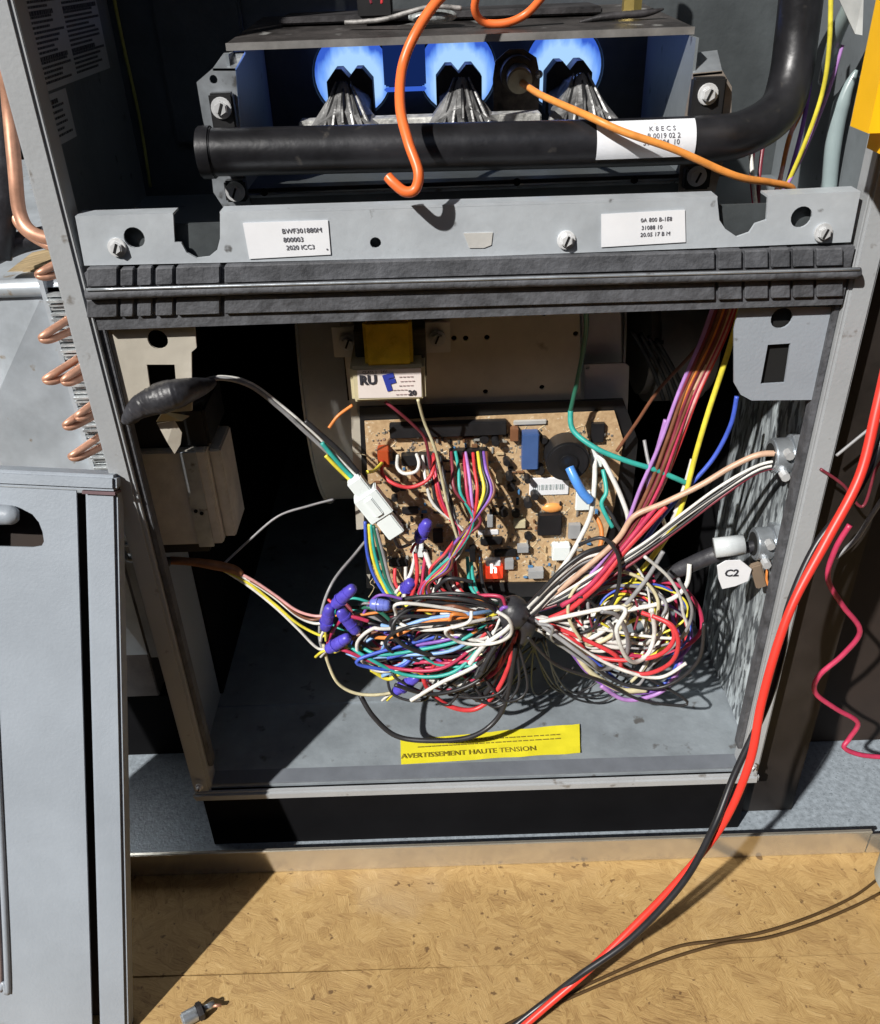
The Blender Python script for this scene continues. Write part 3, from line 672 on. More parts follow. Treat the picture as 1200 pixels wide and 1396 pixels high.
comp(531,575,690,588,.006,m_bk2,'header_strip'); comp(700,572,745,577,.002,m_beige2,'jumper_bar')
comp(711,585,732,632,.009,m_relay,'blue_relay')
# large black round relay
p = K(770,614)
MB().cyl(p, p-Y*.018+Z*.0, .0155, n=36, bev=.0015).done('round_buzzer', m_bk2, bd, 'auto')['label'] = 'large round black component'
MB().cyl(p-Y*.018, p-Y*.0195, .0075, n=28, bev=.0008).done('buzzer_boss', m_black, bd, 'auto')
comp(722,651,775,673,.0015,m_white,'barcode_label')
b = MB(); p = K(727,664,YC-.0018)
for k in range(16):
    wd = random.choice((.0004,.0008,.0003)); b.box(p+V((k*.0015,-.0001,-.0028)), p+V((k*.0015+wd,0,.0018)))
b.done('barcode', mat('faded_ink', (.30,.36,.36), .6), bd)
comp(733,698,764,724,.006,m_bk2,'processor_chip'); 
MB().ball(K(753,692), .006, (1.3,.5,.7)).done('orange_capacitor', mat('orange_cap', (.85,.36,.10), .35), bd, True)
comp(655,731,685,740,.003,m_bk2,'chip'); comp(674,748,704,756,.003,m_bk2,'chip'); comp(548,690,571,698,.003,m_bk2,'chip')
comp(515,606,532,628,.010,m_rred,'red_terminal_block')
comp(785,668,803,692,.004,m_nylon,'white_header'); comp(804,612,818,628,.010,m_nylon,'white_plug'); comp(752,738,775,756,.008,m_nylon,'white_plug')
comp(652,722,680,728,.001,m_white,'white_mark'); comp(562,738,578,752,.008,m_nylon,'white_plug')
comp(547,616,600,628,.007,m_bk2,'pin_header'); comp(612,610,664,620,.006,m_bk2,'pin_header')
# red seven-segment display reading h
dp = comp(662,768,685,783,.006,mat('display_red', (.75,.05,.02), .2, emit=(1,.08,.03), es=.5),'status_display')
text('h', K(668,776,YC-.0064), X, -Y, .0115, mat('display_segment', (1,.8,.7), .3, emit=(1,.75,.65), es=2.), dp, bold=.0004)
comp(662,759,682,766,.006,m_white,'white_cap'); comp(652,766,660,782,.004,mat('amber_fuse', (.9,.45,.05), .3),'amber_fuse')
MB().plate([K(500,783,YC-.0002)]+[K(505,783,YC-.0002), K(504,790,YC-.0002)], [], (0,.0001,0)).done('trace', m_beige, bd)
for q_ in ((560,640,574,652),(535,712,552,722),(590,720,604,734),(600,752,622,762),(640,742,648,760),(700,706,716,716),(705,740,720,748),(688,760,700,772),(720,772,740,782),(512,745,522,760),(530,760,556,768),(676,640,684,656),(664,700,672,716),(775,712,790,730),(695,580,706,596),(806,575,822,600),(600,640,608,655)):
    comp(*q_, rg0.uniform(.003,.007), rg0.choice((m_bk2,m_bk2,m_rdk,m_relay,m_cream,m_gr2)), 'chip', .0004)
# small upright parts
rg = random.Random(3)
cy = [(690,625),(694,645),(697,662),(718,648),(741,597),(735,636),(686,694),(703,697),(719,680),(728,670),(720,728),(672,668),(600,660),(540,660),(528,683),(534,700),(646,687),(675,596),(660,596),(538,676)]
for px, py in cy:
    p = K(px,py); r = rg.uniform(.0022,.0036); MB().cyl(p, p-Y*rg.uniform(.004,.010), r, n=14, bev=.0004).done('capacitor', m_bk2, bd, 'auto')
mr_ = [mat('resistor_tan', (.55,.42,.25), .5), mat('resistor_brown', (.20,.10,.05), .5), mat('resistor_grey', (.30,.30,.28), .5), mat('cap_blue', (.08,.22,.42), .4), mat('solder', (.62,.60,.54), .3, .7), m_bk2]
for k in range(250):
    px = rg.uniform(512,835); py = rg.uniform(590,788)
    if 745 < px < 800 and 588 < py < 650: continue
    if px > 862-.25*(py-560)-12: continue
    p = K(px,py); l = rg.uniform(.001,.0032); q = rg.uniform(.0005,.0011)
    sx, sz = (l,q) if rg.random() < .5 else (q,l)
    MB().box((p.x-sx,YC-rg.uniform(.0012,.003),p.z-sz), (p.x+sx,YC,p.z+sz), .0003).done('resistor', rg.choice(mr_), bd)
b = MB()
for k in range(1100):
    px = rg.uniform(505,835); py = rg.uniform(585,790)
    if px > 862-.25*(py-560)-12: continue
    p = K(px,py); l = rg.uniform(.0004,.0008); b.box((p.x-l,YC-.0007,p.z-l), (p.x+l,YC-.0001,p.z+l))
b.done('solder_points', mr_[4], bd)['kind'] = 'stuff'
b = MB()
for k in range(60):
    px = rg.uniform(510,810); py = rg.uniform(590,780); P = [K(px,py,YC-.0002)]
    for j in range(3):
        P.append(P[-1]+V((rg.uniform(-.012,.012),0,rg.uniform(-.012,.012))))
    b.tube(P, .0003, n=4, res=3)
b.done('traces', mat('pale_trace', (.62,.52,.34), .4), bd)['kind'] = 'stuff'

# ------------------------------------------------------------------ left transformer (door switch / line box)
lt = thing('line_transformer', 'boxy kraft covered transformer mounted inside the left flange under the tape bundle', 'transformer')
T_ = lambda px, py, y=.040: at(px, py, y=y)
a = T_(176,612); c = T_(288,742)
fx0 = -.2205; fx1 = T_(285,640).x; z1 = T_(285,614).z; z0 = T_(290,742).z
MB().box((fx0,.040,z0), (fx1,.085,z1), .0012).done('core', m_kraft, lt)
MB().box((T_(250,640).x,.0382,z0-.001), (T_(272,640).x,.0398,z1), .0003).done('steel_strap', m_galv, lt)
MB().box((fx1,.046,z0+.002), (fx1+.008,.082,z1-.003), .001).done('coil_cover', m_kraft, lt, 'auto')
MB().box((fx0,.044,z1), (fx1+.003,.095,T_(285,560).z), .002).done('upper_housing', m_black, lt)
for q in ((267,697),(275,700)): MB().cyl(T_(q[0],q[1],.0384), T_(q[0],q[1],.0374), .0014, n=8).done('rivet', m_hole, lt)
MB().box((fx0,.045,z0-.010), (fx1-.012,.075,z0-.001), .001).done('terminal_block', m_black, lt)
tb = MB().tube([at(171,574,y=-.006), at(190,556,y=-.010), at(218,543,y=-.012), at(245,536,y=-.010), at(270,528,y=.004), at(290,522,y=.018)], [.003,.0068,.0092,.0080,.0058,.0028], n=28, res=22)
ba = at(171,574,y=-.006); bb_ = at(290,522,y=.018); bd_ = (bb_-ba).normalized()
for v in tb.bm.verts:
    q = v.co-ba; t = q.dot(bd_); rad = q-bd_*t; an = math.atan2(rad.z, rad.x+rad.y*.7)
    if rad.length > 1e-5: v.co += rad.normalized()*(.0005*(((t*120+an*.5+.8*math.sin(t*90)) % 1.0)-.5)+.0011*math.sin(an*3+t*70)*math.sin(t*160+an)+rg.uniform(-.0003,.0003))
o = tb.done('tape_bundle', m_tape, None, True); tag(o, 'bulky bundle of wires wrapped in shiny black tape over the left transformer', 'tape bundle')
pt = thing('paper_tag', 'small folded cream paper tag hanging under the black tape bundle', 'paper tag')
MB().plate([at(213,575,y=-.004), at(222,562,y=-.004), at(258,568,y=.004), at(248,574,y=-.002)], [], (0,.0006,.0003)).done('fold', m_cream, pt)
MB().plate([at(214,577,y=-.003), at(238,574,y=-.003), at(248,590,y=-.002), at(246,606,y=-.002), at(238,619,y=-.003), at(228,603,y=-.004)], [], (0,.0005,0)).done('flap', m_beige, pt)
wire('black', [at(172,760,y=.03), at(165,745,y=.02), at(160,728,y=.03), at(158,700,y=.05)], .002, 'power_cord', None, 'short black cord looping behind the left flange beside the metal door', 'cord')
o = MB().tube([at(175,760,y=.05), at(200,763,y=.045), at(232,766,y=.045)], .0035).done('strain_relief', m_black, None, True); tag(o, 'black plastic strain relief below the kraft covered transformer', 'strain relief')

# cable from the tape bundle to the white plug
ca = thing('plug_cable', 'pair of grey and black wires arching from the tape bundle to the white plug', 'cable')
wire('grey', [(270,524,.03),(300,517,.035),(340,527,.04),(380,556,.045),(420,592,.046),(455,625,.045),(485,655,.042)], .0015, 'wire', ca)
wire('white', [(268,520,.032),(302,513,.036),(342,522,.041),(384,551,.046),(424,588,.046),(460,622,.045),(488,652,.042)], .0009, 'wire', ca)
wire('black', [(415,575,.04),(440,595,.04),(465,618,.04),(488,645,.038)], .0017, 'wire', ca)
wire('teal', [(440,605,.043),(460,632,.042),(480,652,.041)], .0016, 'wire', ca); wire('yellow', [(445,622,.043),(462,638,.042),(480,657,.041)], .0014, 'wire', ca)
pg = thing('wire_plug', 'white nylon plug joining wires in front of the left edge of the circuit board', 'connector')
p0 = at(482,652,y=.038); p1 = at(541,727,y=.036); ax = (p1-p0).normalized()
L0 = (p1-p0).length; Nn = V((0,-1,.3))
def pbox(t0, t1, w, d): 
    return MB().obox(p0+ax*L0*(t0+t1)/2, ax, Nn, L0*(t1-t0), w, d, .0008)
pbox(0,.26,.011,.009).done('nose', m_nylon, pg); pbox(.24,.66,.018,.012).done('body', m_nylon, pg); pbox(.64,1.0,.0125,.010).done('tail', m_nylon, pg)
pbox(.30,.60,.006,.015).done('latch', m_nylon, pg)
wire('cream', [(540,724,.038),(556,738,.045),(566,736,.05)], .0012, 'wire', pg); wire('black', [(535,730,.038),(545,745,.045),(562,742,.05)], .0012, 'wire', pg)

# thermostat cable
th = thing('thermostat_cable', 'brown thermostat cable fanning into red, white, yellow and blue wires left of the purple connectors', 'cable')
MB().tube([at(232,764,y=.05), at(262,766,y=.048), at(290,770,y=.045), at(318,776,y=.044), at(330,783,y=.043)], [.003,.003,.0036,.0034,.0022], n=10).done('jacket', mat('brown_jacket', (.28,.12,.05), .6, var=.3, scale=80, bump=.5), th, True)
for c, off, end in (('pink',0,(440,842)),('white',6,(440,851)),('yellow',14,(452,868)),('white',20,(447,886)),('brown',3,(436,846))):
    wire(c, [(300,770+off*.3,.045),(340,788+off*.6,.042),(375,810+off*.9,.038),(405,833+off*1.15,.034),(end[0]-12,end[1]-1,.032),(end[0]+4,end[1]-3,.03)], .0011, 'wire', th)
wire('grey', [(305,768,.048),(340,735,.055),(380,705,.06),(420,690,.065),(455,680,.07)], .0009, 'wire', th)

# ------------------------------------------------------------------ harness
ha = thing('wiring_harness', 'dense tangle of coloured wires bound by black tape in front of the circuit board', 'wiring harness')
HX, HY, HD = 706, 838, .034
MB().ball(at(700,835,y=HD), .0125, (1.0,1.0,1.05), 18).done('tape_wrap', m_tape, ha, True)
MB().tube([at(700,838,y=HD), at(718,850,y=HD-.002), at(712,875,y=HD)], [.009,.008,.004], n=10).done('tape_tail', m_tape, ha, True)
H = lambda c, p, r=.0014: wire(c, p, r, 'wire', ha)
cen = (HX,HY,HD)
# board header bundle
for i, (c, px, bow) in enumerate((('teal',622,40),('crimson',632,46),('violet',636,52),('red',644,60),('yellow',651,78),('black',657,70),('purple',660,74),('brown',664,84),('maroon',616,34))):
    H(c, [(px,616,.078),(px+2,640,.066),(px+(bow-30)*.10+4,672,.055),(650+i*1.2-bow*.15,710,.05),(628-i*1.5,745,.048),(598+i*2,775,.046),(575+i,800,.044),(560+i*6,838,.042)], .00125)
for i, (c, px) in enumerate((('white',575),('black',583),('crimson',590),('grey',596),('black',600),('red',586))):
    H(c, [(px,622,.076),(px+6,655,.062),(px+16,690,.056),(632-i*2,725,.052),(628-i*4,752,.05),(602-i*3,785,.046),(590+i*8,826,.042),(640+i*4,850,.038),cen], .0012)
H('cream', [(569,545,.044),(580,575,.05),(592,612,.05),(601,650,.052),(612,692,.052),(625,735,.05)], .0011)
H('maroon', [(524,548,.05),(545,562,.05),(566,580,.055),(580,600,.06),(588,640,.06)], .0011)
H('orange', [(482,553,.05),(462,568,.05),(447,585,.045)], .0012)
H('white', [(543,622,.076),(542,638,.066),(552,645,.062),(566,644,.062),(572,632,.066),(568,620,.076)], .0013)
H('red', [(521,628,.074),(522,646,.062),(538,660,.056),(560,663,.055),(582,655,.056),(592,640,.06),(593,620,.074)], .0014)
H('yellow', [(520,630,.07),(512,641,.055),(500,645,.045)], .0013)
# left column by the board's edge
for i, c in enumerate(('blue','yellow','teal','green','grey')):
    H(c, [(498+i*4,712+i*2,.07),(500+i*6,755,.066),(514+i*5,795,.06),(540+i*4,828,.05),(580+i*3,850+i*3,.042),(640,862+i*3,.038),cen], .0013)
# bold whites and reds over the middle
H('white', [(578,750,.06),(592,785,.05),(612,812,.044),(650,830,.038),cen], .0020)
H('white', [(566,752,.06),(560,780,.055),(552,800,.05),(560,830,.045),(620,850,.04),cen], .0014)
H('red', [(566,752,.058),(570,790,.05),(558,830,.045),(566,870,.038),(600,895,.034),(650,905,.03),(690,895,.03),(705,860,.032)], .0015)
H('crimson', [(580,752,.06),(574,800,.05),(576,850,.04),(598,888,.034),(640,925,.028),(672,918,.028),(697,880,.03),cen], .0014)
H('red', [(698,862,.032),(696,905,.028),(676,945,.026),(645,967,.024),(612,962,.024),(585,938,.026),(572,912,.03)], .0019)
H('black', [(700,862,.032),(668,935,.028),(650,955,.03)], .0022); H('black', [(690,855,.032),(640,910,.028),(600,935,.03)], .0016)
H('black', [(491,948,.030),(510,978,.022),(540,1002,.018),(585,1010,.014),(640,1005,.014),(672,985,.02),(690,950,.024),(702,880,.03)], .0021)
H('cream', [(442,880,.032),(447,905,.03),(462,930,.028),(485,945,.028),(520,946,.028),(560,938,.03)], .0013)
H('grey', [(500,735,.09),(482,756,.075),(455,792,.05),(438,830,.04),(437,870,.034),(442,890,.032)], .0012)
H('yellow', [(505,912,.03),(530,925,.03),(548,920,.03),(560,926,.03),(545,935,.03)], .0017)
H('yellow', [(516,908,.032),(536,916,.031),(556,912,.031),(580,924,.031)], .0014)
H('teal', [(590,912,.034),(615,918,.03),(640,922,.03),(660,915,.03)], .0022); H('white', [(585,925,.032),(620,932,.03),(655,930,.03)], .0026)
H('cream', [(600,920,.033),(630,925,.031),(665,922,.03)], .0014)
cols = ['black']*9+['white']*9+['red','red','crimson','crimson','blue','blue','teal','teal','yellow','orange','purple','green','brown','pink','grey','sky','cream','violet','maroon']
rg = random.Random(21)
# left spray
for k in range(95):
    c = rg.choice(cols) if k > 26 else ('blue','teal','crimson','purple','orange','blue','red','teal','yellow','green','brown','sky','black')[k % 13]
    ex = rg.uniform(452,640); ey = rg.uniform(805,925)
    ey = min(ey, 875+.35*(ex-450)); ey = max(ey, 835-.1*(ex-450))
    sag = rg.uniform(-26,56)
    mx = ex*.5+HX*.5; my = (ey+HY)/2+sag
    y1 = rg.uniform(.024,.058)
    P = [(ex-6,ey+rg.uniform(-10,8),y1+.006),(ex+18,ey+rg.uniform(0,14),y1),(ex*.68+HX*.32,(ey*.6+my*.4)+sag*.4,y1),(mx+25,my,y1*.8),(HX*.85+ex*.15,HY+sag*.45,HD+rg.uniform(-.006,.006)),(HX-4,HY+rg.uniform(-6,12),HD)]
    if k % 5 == 0:  # hooked back loops
        P = [(ex+50,ey-30,y1),(ex+15,ey-35,y1)]+P
    H(c, P, rg.choice((.0011,.0014,.0015)))
# lower black and white sweeps left of the tape
for k in range(22):
    c = ('black','white','black','grey','black','white','pink')[k % 7]
    a = rg.uniform(0,1); ex = 560+a*90; ey = 905-rg.uniform(0,55)+a*20; y1 = rg.uniform(.022,.04)
    H(c, [(ex,ey,y1+.004),(ex+25,ey-14,y1),(ex*.4+HX*.6-10,860+rg.uniform(-6,16),y1),(HX-14,848+rg.uniform(-6,8),HD),(HX,840,HD)], rg.choice((.0012,.0015)))
for k in range(16):
    c = rg.choice(cols); ax_ = rg.uniform(500,640); ay_ = rg.uniform(835,895); y1 = rg.uniform(.02,.05); r1_ = rg.uniform(14,40)
    H(c, [(ax_+r1_*math.cos(t_*.8+k), ay_+r1_*.8*math.sin(t_*.8+k), y1+.004*math.sin(t_)) for t_ in range(6)]+[(HX-20,HY+8,HD),(HX,HY,HD)], .0014)
# behind the tape: flat run above
for k, c in enumerate(('teal','blue','crimson','white','blue','purple','green','white','black','black')):
    H(c, [(560,832+k*3,.062),(600,822+k*3,.058),(650,820+k*2.4,.05),(690,828+k,.04),cen], .0013)
# upper right bundle to the crossbar
ub = [('maroon',0),('brown',5),('orange',9),('maroon',13),('tan',18),('crimson',22),('pink',25),('red',28),('violet',-6),('brown',16)]
for k, (c, o_) in enumerate(ub):
    y1 = .040+.006*rg.random()
    H(c, [(984+o_,400,.05),(962+o_*.9,462,.052),(930+o_*.8,535,.052),(903+o_*.8,605,y1+.006),(880+o_*.8,665,y1),(852+o_*.6,722,y1-.004),(815+o_*.4,775,y1-.006),(770+o_*.3,812,.036),(725,833,.034),cen], .0014)
H('yellow', [(1014,412,.045),(992,480,.048),(966,560,.046),(948,620,.044),(934,680,.042),(915,722,.042),(880,770,.044),(830,830,.042)], .0019)
H('blue', [(1004,540,.052),(996,580,.05),(972,625,.048),(942,662,.046),(905,700,.045),(860,760,.045),(800,810,.04),cen], .0016)
H('brown', [(984,430,.075),(945,482,.075),(900,530,.075),(868,575,.078),(842,615,.08)], .0013)
H('tan', [(1078,620,.033),(1040,620,.033),(1000,635,.035),(955,660,.036),(905,685,.036),(866,705,.036),(842,735,.035),(800,775,.033),(745,815,.033),cen], .0021)
for k, c in enumerate(('white','black','white','black','maroon')):
    H(c, [(1074,628+k*2,.033),(1035,633+k*3,.032),(985,662+k*4,.031),(930,702+k*4,.031),(875,742+k*4,.031),(820,776+k*4,.031),(760,812+k*3,.032),cen], .0011)
H('red', [(908,690,.036),(880,722,.034),(850,755,.031),(822,790,.027),(800,812,.026),(775,832,.028),(750,842,.03)], .0021)
H('crimson', [(895,690,.036),(868,725,.034),(835,765,.03),(800,802,.027),(765,825,.028)], .0019)
# board right side whites
H('white', [(818,618,.076),(832,645,.062),(850,680,.055),(856,712,.05),(850,750,.044),(800,800,.036),cen], .0018)
H('white', [(811,628,.076),(812,660,.062),(805,700,.055),(790,735,.05),(770,770,.044),(735,815,.036),cen], .0018)
H('teal', [(822,640,.072),(826,670,.062),(822,690,.058),(835,720,.052)], .0016); H('orange', [(812,700,.062),(820,722,.055),(815,750,.048),(790,790,.04),cen], .0017)
H('black', [(826,690,.06),(838,712,.055),(845,740,.048),(800,800,.038)], .0014)
H(mat('bright_blue_jacket', (.10,.32,.85), .3), [(776,638,.062),(784,655,.056),(795,672,.054),(806,684,.054)], .0034)
H('white', [(945,625,.05),(935,665,.046),(922,700,.044),(912,725,.044),(895,745,.044)], .0020); H('white', [(898,690,.046),(905,712,.045),(912,728,.044)], .0015)
H('grey', [(880,600,.07),(884,630,.06),(893,660,.05),(880,700,.046)], .0013)
H('violet', [(908,572,.052),(898,610,.05),(888,645,.046),(880,680,.044)], .0017)
# black and white loop bundle right above the tape
for k in range(14):
    c = ('black','white','black','white','black','grey')[k % 6]; d = k*2.6
    H(c, [(838-d*.3,742+d,.042-k*.0006),(800-d*.5,752+d*1.1,.036),(765-d*.35,778+d*1.0,.032),(735-d*.2,808+d*.8,.031),(HX+8,832+d*.3,.033),cen], .0014 if k % 3 else .0018)
H('black', [(790,742,.034),(820,735,.028),(842,756,.026),(846,790,.026),(836,820,.027),(812,848,.029),(775,860,.031),(730,850,.033)], .0014)
H('black', [(760,825,.03),(790,812,.026),(815,830,.025),(808,858,.026),(775,866,.03)], .0012)
# right loops
H('crimson', [(845,800,.05),(885,792,.05),(925,800,.048),(952,828,.044),(955,860,.04),(932,884,.036),(890,894,.034),(840,888,.032),(780,866,.032),cen], .0016)
H('purple', [(845,770,.05),(885,800,.05),(915,840,.046),(930,885,.042),(918,925,.036),(880,945,.032),(835,940,.032),(800,915,.032),(770,880,.034),cen], .0013)
H('blue', [(860,790,.052),(890,810,.05),(915,850,.046),(926,890,.042),(905,932,.036),(860,938,.034),(815,905,.032),(770,870,.034)], .0012)
H('cream', [(786,890,.033),(800,912,.03),(822,930,.028),(850,942,.028),(880,940,.03)], .0022)
H('violet', [(820,935,.031),(850,952,.03),(880,952,.032),(910,936,.034),(928,905,.038)], .0017)
H('white', [(940,770,.04),(938,795,.036),(920,815,.034),(890,825,.032),(860,832,.032),(835,850,.03),(800,872,.028),(770,870,.03)], .0018)
H('cream', [(860,820,.034),(848,850,.03),(825,872,.029),(800,878,.029),(815,848,.03),(858,822,.032)], .0019)
H('grey', [(905,752,.036),(885,785,.034),(862,815,.032),(835,845,.032)], .0017)
H('white', [(872,830,.044),(880,860,.04),(885,890,.036),(870,920,.034)], .0012); H('cream', [(878,828,.046),(884,868,.04),(882,905,.036),(862,930,.034)], .0013)
H('black', [(862,840,.046),(870,880,.04),(862,915,.036)], .0014)
for k in range(16):
    c = ('white','white','black','white','grey','black')[k % 6]
    ex = rg.uniform(770,870); ey = 850+rg.uniform(-10,34)
    H(c, [(ex,ey,.034),(ex-20,ey+8,.031),(760+rg.uniform(-8,16),862+rg.uniform(-8,18),.031),(735,852+rg.uniform(-3,6),.032),(HX+6,842,.033)], rg.choice((.0013,.0018,.0021)))
for k in range(26):
    c = rg.choice(['black','black','white','blue','crimson','purple','grey','yellow','red','cream','maroon'])
    cx = 858+rg.uniform(-28,22); cy_ = 846+rg.uniform(-24,24); rx = rg.uniform(28,78); ry = rg.uniform(24,68); a0 = rg.uniform(2.2,4.2)
    y1 = rg.uniform(.03,.06); P = []
    for j in range(8):
        t = a0+j*.62
        P.append((cx+rx*math.cos(t), min(952, cy_+ry*math.sin(t)), y1+.006*math.cos(t*1.3)))
    H(c, P, rg.choice((.0009,.0011,.0013)))
# thin drooping strands close to the floor
for k in range(9):
    ex = rg.uniform(600,900)
    H('black', [(HX+rg.uniform(-10,40),870,.045),(ex*.5+HX*.5,925+rg.uniform(0,20),.06),(ex,940+rg.uniform(-10,20),.07),(ex+40,910,.075)], .0009)

for k in range(12):
    c = ('black','white','black','red','white','grey')[k % 6]
    left = k % 2 == 0
    cx = rg.uniform(590,668) if left else rg.uniform(770,900); cy_ = rg.uniform(835,895) if left else rg.uniform(820,890)
    rx = rg.uniform(22,85); ry = rg.uniform(20,64); a0 = rg.uniform(0,6.28); y1 = rg.uniform(.005,.04)
    H(c, [(cx+rx*math.cos(a0+j*.7), min(962, cy_+ry*math.sin(a0+j*.7)), y1+.01*math.sin(j*.9+k)) for j in range(7)]+[(HX+(-10 if left else 10),HY+rg.uniform(-4,12),HD),cen], rg.choice((.0013,.0017)))
for k in range(14):
    c = ('black','white','red','black','crimson','white','teal')[k % 7]; ex = rg.uniform(545,670)
    H(c, [(ex-10,rg.uniform(755,785),.064),(ex-6,800,.056),(ex*.8+HX*.2,822+rg.uniform(-6,10),.048),(ex*.4+HX*.6,834+rg.uniform(-4,10),.04),cen], .0014)
for k in range(7):
    ex = rg.uniform(560,690); e2 = rg.uniform(20,60)
    H('black', [(HX-6,858,.034),(ex+30,930+rg.uniform(-20,10),.026),(ex,962+rg.uniform(-16,8),.022),(ex-e2,940+rg.uniform(-20,8),.026),(ex-e2-6,905,.034)], .0011)
for c, p, r in (('white',[(935,905),(900,925),(850,915),(800,890),(760,862)],.0014),('black',[(960,850),(950,900),(905,935),(845,930),(790,895),(750,862)],.0014),
    ('white',[(560,955),(600,930),(650,905),(685,872)],.0016),('black',[(540,935),(590,945),(650,930),(690,880)],.0016),('grey',[(925,790),(945,830),(930,870),(890,905),(850,935)],.0012),
    ('white',[(640,905),(660,880),(690,858)],.0019),('black',[(655,915),(675,885),(695,860)],.0019),('white',[(880,760),(915,790),(930,830),(915,870)],.0012),('black',[(720,870),(760,905),(820,930),(880,955),(930,950)],.0012)):
    H(c, [(a_, b_, .012+.004*k_) for k_, (a_, b_) in enumerate(p)]+[cen], r)
# separate wires
wire('green', [(797,405,.045),(800,450,.055),(789,510,.062),(778,562,.066)], .0016, 'ground_wire', None, 'dark green upper ground wire hanging down from the crossbar in front of the beige plate', 'wire')
wire('teal', [(778,560,.066),(783,588,.06),(812,612,.05),(855,628,.045),(895,642,.044),(935,660,.044)], .0019, 'ground_wire', None, 'teal wire sweeping right across the large round black component', 'wire')
wire('orange', [(1048,765,.034),(1044,790,.03),(1052,815,.028),(1046,850,.028),(1040,862,.028)], .0009, 'wire', None, 'thin copper orange strand beside the right flange below the white tag', 'wire')

# crimp connectors
cps = [((455,826),(483,800),'uppermost purple crimp connector of the left cluster'), ((443,858),(450,826),'leftmost purple crimp connector, standing upright'),
       ((462,830),(487,863),'purple crimp connector slanting right in the middle of the left cluster'), ((446,886),(476,868),'lowest purple crimp connector of the left cluster beside the white wires'),
       ((505,823),(532,826),'pale blue crimp connector lying flat right of the purple cluster'), ((538,944),(570,922),'purple crimp connector hanging lowest near the cabinet floor'),
       ((570,738),(584,710),'purple crimp connector standing in front of the circuit board'), ((550,806),(562,792),'small violet crimp connector under the circuit board corner')]
for i, (a, c, l) in enumerate(cps):
    yy = .026 if i < 4 else (.03 if i in (4,5) else .052); p0 = at(*a, y=yy); p1 = at(*c, y=yy-.003)
    t = thing('crimp_connector', l, 'connector', 'crimp connectors on the low voltage wires'); d = (p1-p0)
    mt = m_crimp if i != 4 else mat('pale_crimp', (.16,.20,.62), .35)
    MB().tube([p0, p0+d*.12, p0+d*.5, p0+d*.88, p1], [.0028,.0042,.0046,.0040,.0024], n=14).done('barrel', mt, t, True)
    MB().tube([p0+d*.30, p0+d*.36], .0052, n=14, res=1).done('collar', mt, t)
    for q_ in (.50,.68): MB().tube([p0+d*q_, p0+d*(q_+.02)], .00470, n=12, res=1).done('rib', mt, t)
    for s_ in (-1,1): MB().tube([p0, p0-d*.22+V((s_*.0014,0,0)), p0-d*.45+V((s_*.002,.002,-.003))], .0011, n=6).done('wire_end', W[('white','red','yellow','grey')[(i+s_) % 4]], t, True)

# right-wall bushings, black sleeve, tags
for i, (q, l) in enumerate((((1088,620),'upper zinc conduit bushing on the right inner wall'), ((1062,740),'lower zinc conduit bushing on the right inner wall holding the black sleeve'))):
    t = thing('conduit_bushing', l, 'bushing', 'conduit bushings on the right wall')
    p = at(*q, x=HW-.004); 
    MB().cyl(p, p-X*.006, .0150, n=8, bev=.0006).done('lock_nut', m_galv, t); MB().cyl(p-X*.006, p-X*.018, .0118, n=24, bev=.001).done('collar', m_galv, t, 'auto')
    MB().cyl(p-X*.018, p-X*.0185, .0085, n=20).done('bore', m_hole, t)
    for s in (-1,1):
        MB().cyl(p-X*.012+V((0,-.010,.008*s)), p-X*.012+V((0,-.016,.008*s)), .0030, n=8).done('clamp_screw', m_screw, t)
p2 = at(1062,740,x=HW-.004); ysl = p2.y
o = MB().tube([p2-X*.010, at(1020,746,y=ysl), at(975,756,y=ysl+.004), at(930,775,y=ysl+.01), at(895,790,y=ysl+.014)], [.0042,.0042,.0062,.0058,.0035], n=12).done('cable_sleeve', m_tape, None, True); tag(o, 'black cable sleeve leading left from the lower wall bushing', 'sleeve')
o = MB().tube([at(974,747,y=ysl-.003), at(1014,742,y=ysl-.004)], .0072, n=16, res=1).done('clear_sleeve', mat('clear_sleeve', (.62,.66,.68), .25, var=.15, coat=.4), None, True); tag(o, 'pale clear plastic sleeve around the black cable at right', 'sleeve')
tg = thing('capacitor_tag', 'white rounded tag reading C2 hanging under the clear sleeve', 'tag')
tp = [(978,772),(990,765),(1010,764),(1025,776),(1020,792),(1003,799),(985,803),(980,790)]
MB().plate([at(a+0,c,y=ysl-.010) for a, c in tp], [], (0,.001,0)).done('tag_plate', m_white, tg)
text('C2', at(988,782,y=ysl-.0106), X, -Y, .0085, m_print, tg, bold=.0002)
o = MB().obox(at(1034,784,y=ysl-.006), at(1040,810,y=ysl)-at(1026,760,y=ysl), V((0,-1,0)), .022, .008, .005, .001).done('splice_block', mat('brown_plastic', (.24,.18,.13), .5), None); tag(o, 'brown plastic splice beside the white C2 tag', 'connector')

# ------------------------------------------------------------------ yellow sticker on the cabinet floor
ys = thing('floor_sticker', 'wrinkled yellow warning sticker on the cabinet floor under the wires', 'sticker')
q = [at(546,1010,z=.0), at(790,988,z=.0), at(791,1028,z=.0), at(547,1043,z=.0)]
b = MB(); nx = 24; ny = 4; g = [[None]*(ny+1) for _ in range(nx+1)]
for i in range(nx+1):
    for j in range(ny+1):
        u = i/nx; v = j/ny; p = (q[0]*(1-u)+q[1]*u)*(1-v)+(q[3]*(1-u)+q[2]*u)*v
        p.z = .0006+(.0009*abs(math.sin(u*13+v*4))*(u > .45)); g[i][j] = b.bm.verts.new(p)
for i in range(nx):
    for j in range(ny): b.bm.faces.new((g[i][j+1], g[i+1][j+1], g[i+1][j], g[i][j]))
b.done('sheet', m_yl, ys)
m_yt = mat('sticker_print', (.22,.17,.02), .6)
U = (q[2]-q[3])
